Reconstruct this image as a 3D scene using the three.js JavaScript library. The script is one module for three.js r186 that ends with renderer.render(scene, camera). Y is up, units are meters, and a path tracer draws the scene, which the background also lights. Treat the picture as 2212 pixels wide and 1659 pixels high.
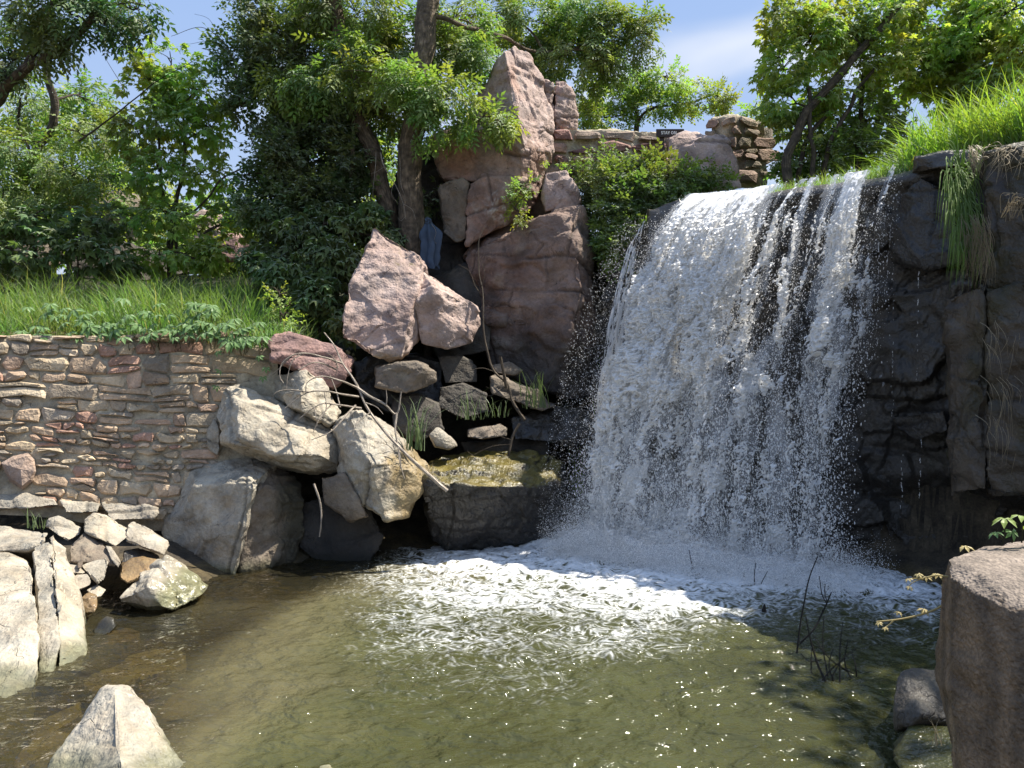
import * as THREE from 'three';
import { ConvexHull } from 'three/addons/math/ConvexHull.js';
import { mergeGeometries } from 'three/addons/utils/BufferGeometryUtils.js';

// ---------------------------------------------------------------- camera, sky, sun, exposure
const scene = new THREE.Scene();
const EYE = 2.1;                                  // metres above the pool
const camera = new THREE.PerspectiveCamera(53.13, 4 / 3, 0.1, 2000);
camera.position.set(0, EYE, 0);
camera.lookAt(0, EYE, -10);
camera.updateMatrixWorld();
const renderer = new THREE.WebGLRenderer({ antialias: true });
renderer.setSize(1024, 768);
renderer.toneMapping = THREE.LinearToneMapping;
renderer.toneMappingExposure = 2.35;
renderer.shadowMap.enabled = true;
const SUN_AZ = 76 * Math.PI / 180, SUN_EL = 59 * Math.PI / 180;   // high, ahead of the camera and to the right
const sunDir = new THREE.Vector3(Math.sin(SUN_AZ) * Math.cos(SUN_EL), Math.sin(SUN_EL), -Math.cos(SUN_AZ) * Math.cos(SUN_EL));
const sun = new THREE.DirectionalLight(new THREE.Color(1, 0.94, 0.83), 4.2);
sun.name = 'sun';
sun.position.copy(sunDir).multiplyScalar(40).add(new THREE.Vector3(0, 0, -9));
sun.target.position.set(0, 0, -9);
sun.castShadow = true;
sun.shadow.mapSize.set(4096, 4096);
Object.assign(sun.shadow.camera, { left: -18, right: 18, top: 18, bottom: -18, near: 1, far: 90 });
scene.add(sun, sun.target);

// ---------------------------------------------------------------- noise and random numbers
function RNG(seed) {
  let a = (seed * 2654435761) >>> 0;
  return () => { a = (a + 0x6d2b79f5) | 0; let t = Math.imul(a ^ (a >>> 15), 1 | a); t = (t + Math.imul(t ^ (t >>> 7), 61 | t)) ^ t; return ((t ^ (t >>> 14)) >>> 0) / 4294967296; };
}
const PERM = new Uint8Array(512); { const r = RNG(7), p = [...Array(256).keys()]; for (let i = 255; i > 0; i--) { const j = Math.floor(r() * (i + 1)); [p[i], p[j]] = [p[j], p[i]]; } for (let i = 0; i < 512; i++) PERM[i] = p[i & 255]; }
const GX = new Float32Array(256), GY = new Float32Array(256), GZ = new Float32Array(256);
{ const r = RNG(11); for (let i = 0; i < 256; i++) { const y = r() * 2 - 1, a = r() * 6.2832, q = Math.sqrt(1 - y * y); GX[i] = 1.35 * q * Math.cos(a); GY[i] = 1.35 * y; GZ[i] = 1.35 * q * Math.sin(a); } }
function noise3(x, y, z) {
  const X = Math.floor(x), Y = Math.floor(y), Z = Math.floor(z); x -= X; y -= Y; z -= Z;
  const u = x * x * x * (x * (x * 6 - 15) + 10), v = y * y * y * (y * (y * 6 - 15) + 10), w = z * z * z * (z * (z * 6 - 15) + 10);
  const z0 = Z & 255, a = PERM[X & 255], b = PERM[(X + 1) & 255], y0 = Y & 255, y1 = (Y + 1) & 255, aa = PERM[a + y0] + z0, ab = PERM[a + y1] + z0, ba = PERM[b + y0] + z0, bb = PERM[b + y1] + z0;
  const x1 = x - 1, v1 = y - 1, w1 = z - 1; let h, p, q, r, s;
  h = PERM[aa & 511]; p = GX[h] * x + GY[h] * y + GZ[h] * z; h = PERM[ba & 511]; p += u * (GX[h] * x1 + GY[h] * y + GZ[h] * z - p);
  h = PERM[ab & 511]; q = GX[h] * x + GY[h] * v1 + GZ[h] * z; h = PERM[bb & 511]; q += u * (GX[h] * x1 + GY[h] * v1 + GZ[h] * z - q);
  h = PERM[(aa + 1) & 511]; r = GX[h] * x + GY[h] * y + GZ[h] * w1; h = PERM[(ba + 1) & 511]; r += u * (GX[h] * x1 + GY[h] * y + GZ[h] * w1 - r);
  h = PERM[(ab + 1) & 511]; s = GX[h] * x + GY[h] * v1 + GZ[h] * w1; h = PERM[(bb + 1) & 511]; s += u * (GX[h] * x1 + GY[h] * v1 + GZ[h] * w1 - s);
  p += v * (q - p); r += v * (s - r);
  return p + w * (r - p);
}
function fbm(x, y, z, o = 4) { let s = 0, a = 0.5; for (let i = 0; i < o; i++) { s += a * noise3(x, y, z); x = x * 2.03 + 17.1; y = y * 2.03 + 5.3; z = z * 2.03 + 9.7; a *= 0.5; } return s; }
const hash3 = (x, y, z, k) => { let h = Math.imul(x, 374761393) ^ Math.imul(y, 668265263) ^ Math.imul(z, 2147483647 - 61) ^ Math.imul(k + 1, 1274126177); h = Math.imul(h ^ (h >>> 13), 1103515245); return ((h ^ (h >>> 16)) >>> 0) / 4294967296; };
const clamp = (x, a = 0, b = 1) => Math.min(b, Math.max(a, x));
const sstep = (a, b, x) => { const t = clamp((x - a) / (b - a)); return t * t * (3 - 2 * t); };
const lerp = (a, b, t) => a + (b - a) * t;
const V3 = (x, y, z) => new THREE.Vector3(x, y, z);
// cells of broken rock: nearest of the scattered points, the offset from it and the gap to the next
const CELL = { id: 0, dx: 0, dy: 0, dz: 0, gap: 0 };
function cells(x, y, z, k) {
  const X = Math.floor(x), Y = Math.floor(y), Z = Math.floor(z); let b = 9, c = 9;
  for (let i = -1; i < 2; i++) for (let j = -1; j < 2; j++) for (let m = -1; m < 2; m++) {
    const cx = X + i, cy = Y + j, cz = Z + m;
    const dx = x - cx - hash3(cx, cy, cz, k), dy = y - cy - hash3(cx, cy, cz, k + 1), dz = z - cz - hash3(cx, cy, cz, k + 2), d = dx * dx + dy * dy + dz * dz;
    if (d < b) { c = b; b = d; CELL.id = hash3(cx, cy, cz, k + 3); CELL.dx = dx; CELL.dy = dy; CELL.dz = dz; } else if (d < c) c = d;
  }
  CELL.gap = Math.sqrt(c) - Math.sqrt(b);
  return CELL;
}

// ---------------------------------------------------------------- sky: one computed dome of air and thin cloud
{
  const W = 1024, H = 512, d = new Float32Array(W * H * 4);
  for (let r = 0; r < H; r++) for (let c = 0; c < W; c++) {
    const up = ((r + 0.5) / H - 0.5) * Math.PI, az = ((c + 0.5) / W - 0.5) * 2 * Math.PI, y = Math.sin(up), x = Math.cos(up) * Math.cos(az), z = Math.cos(up) * Math.sin(az);
    const e = Math.max(0, y), t = Math.pow(1 - e, 2.6);
    let R = lerp(0.098, 0.29, t), G = lerp(0.182, 0.34, t), B = lerp(0.37, 0.40, t);
    const mu = x * sunDir.x + y * sunDir.y + z * sunDir.z, halo = 0.25 * Math.exp((mu - 1) * 9);
    R += halo; G += halo; B += halo * 0.95;
    if (y > 0.02) {                                 // thin drawn-out cloud, laid on a flat layer above
      const k = 1.1 / (y + 0.12), u = x * k, v = z * k;
      const w = fbm(u * 0.9 + 3, v * 1.7 + fbm(u, v, 4, 3) * 1.2, 2.2, 5), a = (0.06 + 0.55 * sstep(0.02, 0.45, w)) * sstep(0.02, 0.15, y);
      R = lerp(R, 0.48, a); G = lerp(G, 0.48, a); B = lerp(B, 0.48, a);
    }
    if (y < 0) { R = 0.12; G = 0.12; B = 0.08; }
    const o = (r * W + c) * 4; d[o] = R; d[o + 1] = G; d[o + 2] = B; d[o + 3] = 1;
  }
  const t = new THREE.DataTexture(d, W, H, THREE.RGBAFormat, THREE.FloatType);
  t.mapping = THREE.EquirectangularReflectionMapping; t.magFilter = t.minFilter = THREE.LinearFilter; t.needsUpdate = true;
  scene.background = t; scene.environment = t;
}

// ---------------------------------------------------------------- naming and tagging
const used = new Map();
function numbered(name) { const n = used.get(name) ?? 0; used.set(name, n + 1); return n ? name + '_' + String(n).padStart(3, '0') : name; }
function tag(o, label, category, group, kind) {
  o.userData = { ...o.userData, label, category };
  if (group) o.userData.group = group;
  if (kind) o.userData.kind = kind;
  return o;
}
function setup(m) { m.castShadow = m.receiveShadow = true; return m; }
function thing(name, label, category, group) { const o = new THREE.Group(); o.name = numbered(name); scene.add(o); return tag(o, label, category, group); }
function part(parent, name, geometry, material) { const m = setup(new THREE.Mesh(geometry, material)); m.name = name; parent.add(m); return m; }
function solo(name, geometry, material, label, category, group, kind) { const m = setup(new THREE.Mesh(geometry, material)); m.name = numbered(name); scene.add(m); return tag(m, label, category, group, kind); }
// a sight line of the survey: x and y in the picture's grid (2212 x 1659), depth in metres
const F = 1659;
const P = (x, y, d) => V3((x - 1106) / F * d, EYE + (829.5 - y) / F * d, -d);

// ---------------------------------------------------------------- textures
function tile2(x, y, p, k) {                       // gradient noise that repeats every p cells
  const X = Math.floor(x), Y = Math.floor(y), fx = x - X, fy = y - Y, x0 = X % p, x1 = (X + 1) % p, y0 = Y % p, y1 = (Y + 1) % p, a = PERM[(x0 + k * 37) & 255], b = PERM[(x1 + k * 37) & 255];
  const u = fx * fx * (3 - 2 * fx), v = fy * fy * (3 - 2 * fy); let h, r, s;
  h = PERM[(a + y0) & 511]; r = GX[h] * fx + GY[h] * fy; h = PERM[(b + y0) & 511]; r += u * (GX[h] * (fx - 1) + GY[h] * fy - r);
  h = PERM[(a + y1) & 511]; s = GX[h] * fx + GY[h] * (fy - 1); h = PERM[(b + y1) & 511]; s += u * (GX[h] * (fx - 1) + GY[h] * (fy - 1) - s);
  return r + v * (s - r);
}
function tfbm(u, v, p, o, k) { u += 1; v += 1; let s = 0, a = 0.5; for (let i = 0; i < o; i++) { s += a * tile2(u * p, v * p, p, k + i); p *= 2; a *= 0.55; } return s; }
function texture(size, f, srgb, rep) {
  const d = new Uint8Array(size * size * 4), c = [0, 0, 0];
  for (let y = 0; y < size; y++) for (let x = 0; x < size; x++) { f(x / size, y / size, c); const o = (y * size + x) * 4; for (let i = 0; i < 3; i++) d[o + i] = clamp(c[i]) * 255; d[o + 3] = 255; }
  const t = new THREE.DataTexture(d, size, size);
  t.wrapS = t.wrapT = THREE.RepeatWrapping; t.magFilter = THREE.LinearFilter; t.minFilter = THREE.LinearMipmapLinearFilter;
  if (srgb) t.colorSpace = THREE.SRGBColorSpace;
  if (rep) t.repeat.set(rep, rep);
  t.needsUpdate = true;
  return t;
}
const set3 = (c, r, g, b) => { c[0] = r; c[1] = g; c[2] = b; };
// rock: grain, pits and fine cracks (one repeat = 1.6 m)
const rockMap = texture(640, (u, v, c) => {
  const a = tfbm(u, v, 5, 5, 1), b = tfbm(u, v, 40, 3, 9), s = tfbm(u, v, 12, 2, 21), e = tfbm(u, v, 110, 2, 31);
  const q = tfbm(u, v, 6, 3, 50) * 0.12, cr = Math.abs(tfbm(u + q, v + q * 0.6, 7, 3, 61)), mk = sstep(0.02, 0.22, tfbm(u, v, 4, 2, 77));
  const k = (0.88 + a * 0.42 + b * 0.16 + e * 0.12) * (1 - 0.45 * mk * (1 - sstep(0, 0.008, cr))), w = s * 0.05;
  set3(c, k + w, k + w * 0.1, k - w * 0.9);
}, true, 1 / 1.6);
const rockBump = texture(768, (u, v, c) => {
  const w = tfbm(u, v, 6, 3, 50) * 0.12, cr = Math.abs(tfbm(u + w, v + w * 0.6, 7, 3, 61)), cr2 = Math.abs(tfbm(u - w, v + w, 15, 2, 66));
  const mk = sstep(0.02, 0.22, tfbm(u, v, 4, 2, 77)), h = 0.6 + tfbm(u, v, 7, 6, 3) * 0.5 + tfbm(u, v, 60, 3, 13) * 0.30 - 0.35 * mk * (1 - sstep(0, 0.012, cr)) - 0.08 * mk * (1 - sstep(0, 0.02, cr2));
  set3(c, h, h, h);
}, false, 1 / 1.6);
const barkBump = texture(512, (u, v, c) => { const w = tfbm(u, v, 6, 2, 5) * 0.05, h = 0.5 + 0.9 * Math.abs(tile2((u + w + 1) * 26, v * 5, 26, 2)) + tfbm(u, v, 24, 3, 3) * 0.5; set3(c, h, h, h); });
const barkMap = texture(512, (u, v, c) => { const w = tfbm(u, v, 6, 2, 5) * 0.05, h = 0.62 + 0.45 * Math.abs(tile2((u + w + 1) * 26, v * 5, 26, 2)) + tfbm(u, v, 12, 4, 3) * 0.5; set3(c, h, h * 0.96, h * 0.9); }, true);
const soilMap = texture(512, (u, v, c) => { const k = 0.7 + tfbm(u, v, 8, 6, 71) * 0.7 + tfbm(u, v, 90, 2, 4) * 0.3; set3(c, k, k * 0.97, k * 0.9); }, true, 0.5);
const grainBump = texture(512, (u, v, c) => { const h = 0.5 + tfbm(u, v, 20, 4, 33) * 0.8; set3(c, h, h, h); });

const nearMap = texture(768, (u, v, c) => { const q = tfbm(u, v, 5, 4, 15), k = 0.84 + q * 0.3 + tfbm(u, v, 48, 4, 19) * 0.34 + 0.12 * tile2((u + 1) * 120, (v + 1) * 120, 120, 23); set3(c, k, k * 0.98, k * 0.95); }, true, 1.1);
const nearBump = texture(768, (u, v, c) => { const h = 0.5 + tfbm(u, v, 12, 5, 24) * 0.7 + tfbm(u, v, 70, 2, 29) * 0.3; set3(c, h, h, h); }, false, 1.1);
const rockMat = (o = {}) => new THREE.MeshStandardMaterial({ color: 0xffffff, vertexColors: true, map: rockMap, bumpMap: rockBump, bumpScale: o.bump ?? 0.03, roughness: o.rough ?? 0.85 });
const M = {
  rock: rockMat(), wet: rockMat({ rough: 0.32, bump: 0.022 }), black: rockMat({ rough: 0.22, bump: 0.03 }), damp: rockMat({ rough: 0.6 }), cliff: rockMat({ rough: 0.48, bump: 0.035 }), near: new THREE.MeshStandardMaterial({ vertexColors: true, map: nearMap, bumpMap: nearBump, bumpScale: 0.025, roughness: 0.85 }), mossy: rockMat({ rough: 0.42, bump: 0.04 }),
};

// ---------------------------------------------------------------- rock building
function hullMesh(points) {
  const hull = new ConvexHull().setFromPoints(points), id = new Map(), V = [], Fc = [];
  for (const f of hull.faces) { const t = []; let e = f.edge; do { const v = e.head().point; if (!id.has(v)) { id.set(v, V.length); V.push(v.clone()); } t.push(id.get(v)); e = e.next; } while (e !== f.edge); for (let i = 1; i + 1 < t.length; i++) Fc.push([t[0], t[i], t[i + 1]]); }
  return { V, Fc };
}
function refine(mesh, L) {                         // splits every edge longer than L, the same way on both sides of it
  let { V, Fc } = mesh;
  for (let pass = 0; pass < 9; pass++) {
    const mid = new Map(), out = []; let any = false;
    const cut = (a, b) => { if (V[a].distanceTo(V[b]) <= L) return -1; const k = a < b ? a * 4194304 + b : b * 4194304 + a; let m = mid.get(k); if (m === undefined) { m = V.length; V.push(V[a].clone().add(V[b]).multiplyScalar(0.5)); mid.set(k, m); } any = true; return m; };
    for (const [a, b, c] of Fc) {
      const x = cut(a, b), y = cut(b, c), z = cut(c, a), n = (x >= 0) + (y >= 0) + (z >= 0);
      if (n === 3) out.push([a, x, z], [x, b, y], [z, y, c], [x, y, z]);
      else if (n === 0) out.push([a, b, c]);
      else if (n === 1) { if (x >= 0) out.push([a, x, c], [x, b, c]); else if (y >= 0) out.push([a, b, y], [a, y, c]); else out.push([a, b, z], [z, b, c]); }
      else if (x < 0) out.push([c, z, y], [z, a, b], [z, b, y]);
      else if (y < 0) out.push([a, x, z], [x, b, c], [x, c, z]);
      else out.push([b, y, x], [x, y, a], [y, c, a]);
    }
    Fc = out; if (!any) break;
  }
  return { V, Fc };
}
function normalsOf(V, Fc) {
  const N = V.map(() => V3(0, 0, 0)), a = V3(0,0,0), b = V3(0,0,0);
  for (const [i, j, k] of Fc) { a.subVectors(V[j], V[i]); b.subVectors(V[k], V[i]); a.cross(b); N[i].add(a); N[j].add(a); N[k].add(a); }
  for (const n of N) n.normalize();
  return N;
}
function smooth(V, Fc, times) {
  for (let t = 0; t < times; t++) {
    const S = V.map(() => V3(0, 0, 0)), c = new Float32Array(V.length);
    for (const f of Fc) for (let i = 0; i < 3; i++) { const a = f[i], b = f[(i + 1) % 3]; S[a].add(V[b]); S[b].add(V[a]); c[a]++; c[b]++; }
    V.forEach((v, i) => v.lerp(S[i].divideScalar(c[i]), 0.42));
  }
}
// finished geometry with uv in metres laid on by the side that a face looks to
function finish(V, Fc, N, colors) {
  const n = Fc.length * 3, p = new Float32Array(n * 3), nn = new Float32Array(n * 3), uv = new Float32Array(n * 2), col = new Float32Array(n * 3), a = V3(0,0,0), b = V3(0,0,0);
  let o = 0;
  for (const f of Fc) {
    a.subVectors(V[f[1]], V[f[0]]); b.subVectors(V[f[2]], V[f[0]]); a.cross(b);
    const ax = Math.abs(a.x), ay = Math.abs(a.y), az = Math.abs(a.z), w = ax > ay && ax > az ? 0 : ay > az ? 1 : 2;
    for (const i of f) {
      const v = V[i];
      p.set([v.x, v.y, v.z], o * 3); nn.set([N[i].x, N[i].y, N[i].z], o * 3); col.set(colors[i], o * 3);
      uv.set(w === 0 ? [v.z, v.y] : w === 1 ? [v.x + 3.3, v.z] : [v.x, v.y + 7.7], o * 2); o++;
    }
  }
  const g = new THREE.BufferGeometry();
  g.setAttribute('position', new THREE.BufferAttribute(p, 3)); g.setAttribute('normal', new THREE.BufferAttribute(nn, 3)); g.setAttribute('uv', new THREE.BufferAttribute(uv, 2)); g.setAttribute('color', new THREE.BufferAttribute(col, 3));
  return g;
}
const PAL = {
  tan: [[0.46, 0.41, 0.32], [0.36, 0.31, 0.24], [0.52, 0.47, 0.38]],
  pale: [[0.52, 0.46, 0.36], [0.42, 0.36, 0.27], [0.58, 0.53, 0.44]],
  pink: [[0.52, 0.395, 0.34], [0.43, 0.30, 0.25], [0.56, 0.46, 0.40]],
  tower: [[0.41, 0.285, 0.22], [0.29, 0.18, 0.135], [0.46, 0.37, 0.29]],
  brown: [[0.25, 0.20, 0.15], [0.18, 0.14, 0.10], [0.30, 0.25, 0.18]],
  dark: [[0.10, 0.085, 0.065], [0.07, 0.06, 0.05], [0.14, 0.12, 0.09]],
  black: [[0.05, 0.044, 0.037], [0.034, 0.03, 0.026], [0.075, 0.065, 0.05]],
  rust: [[0.29, 0.19, 0.09], [0.20, 0.14, 0.08], [0.36, 0.27, 0.15]],
  moss: [[0.20, 0.15, 0.03], [0.12, 0.10, 0.03], [0.27, 0.20, 0.045]],
  red: [[0.36, 0.22, 0.19], [0.26, 0.15, 0.13], [0.42, 0.29, 0.25]],
};
function paint(p, pal, seed) {
  const q = PAL[pal], a = fbm(p.x * 1.1 + seed, p.y * 1.6, p.z * 1.1, 4) * 1.7 + 0.5, b = sstep(0.1, 0.45, fbm(p.x * 3.1, p.y * 3.1 + seed, p.z * 3.1, 3));
  return [0, 1, 2].map((i) => lerp(lerp(q[0][i], q[1][i], clamp(a)), q[2][i], b * 0.7));
}
// one block of stone: the hull of its corners, rounded, chipped, broken along cells and roughened
function block(points, o = {}) {
  const { seed = 1, L = 0.06, round = 1, crack = 1, rough = 1, pal = 'tan', chips = 14, stainOrShade, strata = 0, terr = 1 } = o, r = RNG(seed * 13 + 5);
  const c = points.reduce((s, p) => s.add(p), V3(0, 0, 0)).divideScalar(points.length), size = points.reduce((m, p) => Math.max(m, p.distanceTo(c)), 0);
  const { V, Fc } = refine(hullMesh(points.map((p) => p.clone())), L);
  for (let i = 0; i < chips; i++) {                // corners knocked off
    const q = points[Math.floor(r() * points.length)], n = q.clone().sub(c).normalize().add(V3(r() - 0.5, r() - 0.5, r() - 0.5).multiplyScalar(1.1)).normalize(), d = points.reduce((m, p) => Math.max(m, n.dot(p)), -1e9) - size * (0.008 + 0.05 * r() * r());
    for (const v of V) { const e = n.dot(v) - d; if (e > 0) v.addScaledVector(n, -e); }
  }
  smooth(V, Fc, round);
  let N = normalsOf(V, Fc);
  const f = 1.9 / Math.max(0.45, Math.min(1.3, size)), A = 0.05 * Math.min(1.2, size + 0.15), dark = new Float32Array(V.length), J = [0, 1, 2].map((i) => V3(i === 0 ? 1 : r() - 0.5, i === 1 ? 1.4 : r() - 0.5, i === 2 ? 1 : r() - 0.5).normalize()), step = (x) => { const f = Math.floor(x), t = x - f; return f + sstep(0.72, 1, t); };
  V.forEach((v, i) => {
    const wx = v.x + 0.12 * noise3(v.x * 3, v.y * 3, v.z * 3 + seed), wy = v.y + 0.12 * noise3(v.x * 3 + 9, v.y * 3, v.z * 3);
    const k = cells(wx * f + seed * 3.7, wy * f * 1.25, v.z * f, seed & 15);
    let h = 0.55 * crack * A * ((k.id - 0.5) * 0.9 + (k.dx * (((k.id * 57) % 1) - 0.5) + k.dy * (((k.id * 91) % 1) - 0.5) + k.dz * (((k.id * 23) % 1) - 0.5)) * 1.6);
    const j0 = v.dot(J[0]), j1 = v.dot(J[1]), j2 = v.dot(J[2]);
    h += terr * A * (0.42 * (step(3.2 + 4.5 * fbm(j0 * 1.1 + seed, j1 * 1.7, j2 * 1.1, 2)) - 3.2) + 0.16 * step(3 * noise3(j0 * 3.7, j1 * 5.2 + seed, j2 * 3.7)));
    let line = 0.6 * (1 - sstep(0, 0.05, k.gap)) * sstep(0, 0.25, noise3(v.x * 1.7, v.y * 1.7, v.z * 1.7 + seed));   // joints: straight cracks that run a way and stop
    for (const [j, fq] of [[j0, 1.3], [j1, 2.1], [j2, 1.5]]) { const q = j * fq + seed * 0.37 + 0.16 * noise3(v.x * 1.6, v.y * 1.6, v.z * 1.6), e = Math.abs(q - Math.round(q)) / fq; line = Math.max(line, (1 - sstep(0.006, 0.03, e)) * sstep(0.05, 0.28, noise3(v.x * 0.9 + j, v.y * 0.9 + seed, v.z * 0.9 + fq))); }
    h -= crack * A * 0.5 * line; dark[i] = line;
    if (strata) { const q = v.y * 5.5 + fbm(v.x, v.y * 2, v.z, 3) * 2.2 + v.x * 0.5, s = q - Math.floor(q), id = hash3(Math.floor(q), seed, 3, 1); h += strata * A * ((id - 0.5) * 1.3 - 0.7 * (1 - sstep(0, 0.12, Math.min(s, 1 - s)))); }
    h += rough * A * (fbm(v.x * 2.3 + seed, v.y * 2.3, v.z * 2.3, 3) * 0.7 + fbm(v.x * 9, v.y * 9 + seed, v.z * 9, 3) * 0.5);
    v.addScaledVector(N[i], h);
  });
  N = normalsOf(V, Fc);
  const colors = V.map((v, i) => {
    const q = paint(v, pal, seed), d = 1 - 0.5 * dark[i] * Math.min(1, crack * 1.5);
    let col = [q[0] * d, q[1] * d, q[2] * d];
    const wet = 1 - sstep(0.02, 0.16, v.y + 0.05 * noise3(v.x * 6, v.z * 6, 2));   // dark, green line left by the water
    if (wet > 0 && !o.dry) col = [lerp(col[0], col[0] * 0.42, wet), lerp(col[1], col[1] * 0.46, wet), lerp(col[2], col[2] * 0.36, wet)];
    return stainOrShade ? stainOrShade(v, N[i], col) : col;
  });
  return finish(V, Fc, N, colors);
}
const P3 = (list, dd = 0) => list.map(([x, y, d]) => P(x, y, d + dd));
// corners read off the front of a rock, and the same corners again further back (and a little inwards)
function solid(front, thick, dd = 0, shrink = 0.9, extra = []) {
  const a = P3(front, dd), c = a.reduce((s, p) => s.add(p), V3(0, 0, 0)).divideScalar(a.length);
  return [...a, ...a.map((p) => { const q = p.clone().sub(c).multiplyScalar(shrink).add(c), d = q.clone().sub(camera.position).normalize(); return q.addScaledVector(d.setY(d.y * 0.85), thick); }), ...P3(extra, dd)];
}
function rock(name, label, group, blocks, o = {}) {
  const geos = blocks.map((b, i) => block(b, { ...o, seed: (o.seed ?? 1) + i * 3, ...(o.each?.[i] ?? {}) }));
  return solo(name, geos.length > 1 ? mergeGeometries(geos) : geos[0], o.mat ?? M.rock, label, o.cat ?? 'rock', group);
}

// ---------------------------------------------------------------- ground
const RIM = [[-300, -9.85], [-2.9, -9.85], [-1.6, -11.3], [0, -12.6], [1.25, -12.2], [2.3, -11.0], [4.4, -8.85], [5.2, -7.9], [7.3, -6.0], [13, -2.6], [300, 60]];
const SHORE = [[-3.0, -4.83], [-3.15, -5.7], [-3.6, -6.95], [-3.3, -7.2], [-3.16, -8], [-3, -8.5], [-2.3, -9.03], [-1.75, -9.5], [-0.9, -9.8], [0.6, -10.8], [2.2, -9.9], [3.95, -8.2], [4.5, -7.2], [3.2, -5.6], [2.35, -4.6], [2.1, -3.4], [1, -3.0], [-1.5, -3.2], [-2.4, -4.0]];
function toLine(line, x, z, closed) {
  let best = 1e9, side = 1;
  for (let i = 0; i + (closed ? 0 : 1) < line.length; i++) {
    const [ax, az] = line[i], [bx, bz] = line[(i + 1) % line.length], ex = bx - ax, ez = bz - az, t = clamp(((x - ax) * ex + (z - az) * ez) / (ex * ex + ez * ez)), dx = x - ax - ex * t, dz = z - az - ez * t, d = dx * dx + dz * dz;
    if (d < best) { best = d; side = ex * (z - az) - ez * (x - ax) < 0 ? 1 : -1; }
  }
  return Math.sqrt(best) * side;                    // positive behind a line that runs from left to right
}
function inside(line, x, z) { let n = false; for (let i = 0, j = line.length - 1; i < line.length; j = i++) if ((line[i][1] > z) !== (line[j][1] > z) && x < (line[j][0] - line[i][0]) * (z - line[i][1]) / (line[j][1] - line[i][1]) + line[i][0]) n = !n; return n; }
function groundAt(x, z) {
  const back = toLine(RIM, x, z), sd = Math.abs(toLine(SHORE, x, z, true)) * (inside(SHORE, x, z) ? -1 : 1);
  let bank = sd < 0 ? -Math.min(1.0, 0.06 - sd * 0.3) : Math.min(0.55, -0.06 + sd * 0.4);
  if (sd < 0) bank = Math.max(bank, lerp(-0.05 + sd * 0.17, -2, sstep(-2.6, -0.2, x + 0.35 * (z + 6.5))));
  if (x < -1.6) bank = Math.min(bank, lerp(-0.22, 0.3, sstep(-7.2, -8.6, z)));
  bank += 0.05 * fbm(x * 1.3, 3, z * 1.3, 3);
  const left = 2.5 + clamp(back, 0, 9) * 0.2 + 0.5 * sstep(4, 9, back), top = lerp(left, 4.42 + 0.02 * clamp(back, 0, 30), sstep(-2.6, 1.0, x));
  return lerp(bank, top + 0.12 * fbm(x * 0.6, 1, z * 0.6, 3), sstep(0.0, 0.45, back));
}
{
  const axis = (fine, step, far) => { const a = [0]; let s = step; while (a[a.length - 1] < far) { const t = a[a.length - 1]; if (t > fine) s *= 1.18; a.push(t + s); } return [...a.slice(1).reverse().map((v) => -v), ...a]; };
  const xs = axis(9, 0.1, 420), zs = axis(11, 0.1, 420).map((z) => z - 9), V = [], Fc = [], C = [];
  for (const z of zs) for (const x of xs) {
    const h = groundAt(x, z); V.push(V3(x, h, z));
    const n = fbm(x * 1.4, z * 1.4, 6, 3) + 0.5;
    C.push(h < 0.12 ? [0.10 + n * 0.08, 0.08 + n * 0.06, 0.04 + n * 0.03] : h < 1.5 ? [0.12, 0.10, 0.075] : [0.05, 0.055, 0.025]);
  }
  const w = xs.length; for (let j = 0; j + 1 < zs.length; j++) for (let i = 0; i + 1 < w; i++) { const a = j * w + i; Fc.push([a, a + w, a + 1], [a + 1, a + w, a + w + 1]); }
  const g = finish(V, Fc, normalsOf(V, Fc), C), m = new THREE.MeshStandardMaterial({ vertexColors: true, map: soilMap, bumpMap: grainBump, bumpScale: 0.02, roughness: 0.95 });
  solo('ground', g, m, 'brown ground under the pool, the banks and the upper terrace', 'ground', null, 'structure');
}

// ---------------------------------------------------------------- cliff behind the falls: a broken face that follows the rim
const LIP = [[1285, 640, 11.4], [1345, 520, 11.1], [1405, 452, 10.75], [1475, 424, 10.45], [1560, 420, 10.05], [1640, 410, 9.7], [1700, 397, 9.45], [1800, 384, 9.05], [1900, 370, 8.6], [1968, 352, 8.35], [2050, 328, 8.0], [2110, 314, 7.75], [2230, 300, 7.3], [2420, 290, 6.6], [2700, 270, 5.9]];
const lipCurve = new THREE.CatmullRomCurve3(LIP.map((q) => P(...q)), false, 'centripetal');
const lipAt = (px) => { let i = 0; while (i + 2 < LIP.length && LIP[i + 1][0] < px) i++; const t = clamp((px - LIP[i][0]) / (LIP[i + 1][0] - LIP[i][0])); return P(px, lerp(LIP[i][1], LIP[i + 1][1], t), lerp(LIP[i][2], LIP[i + 1][2], t)); };
const OUT = V3(-0.62, 0, 0.785);
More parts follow.
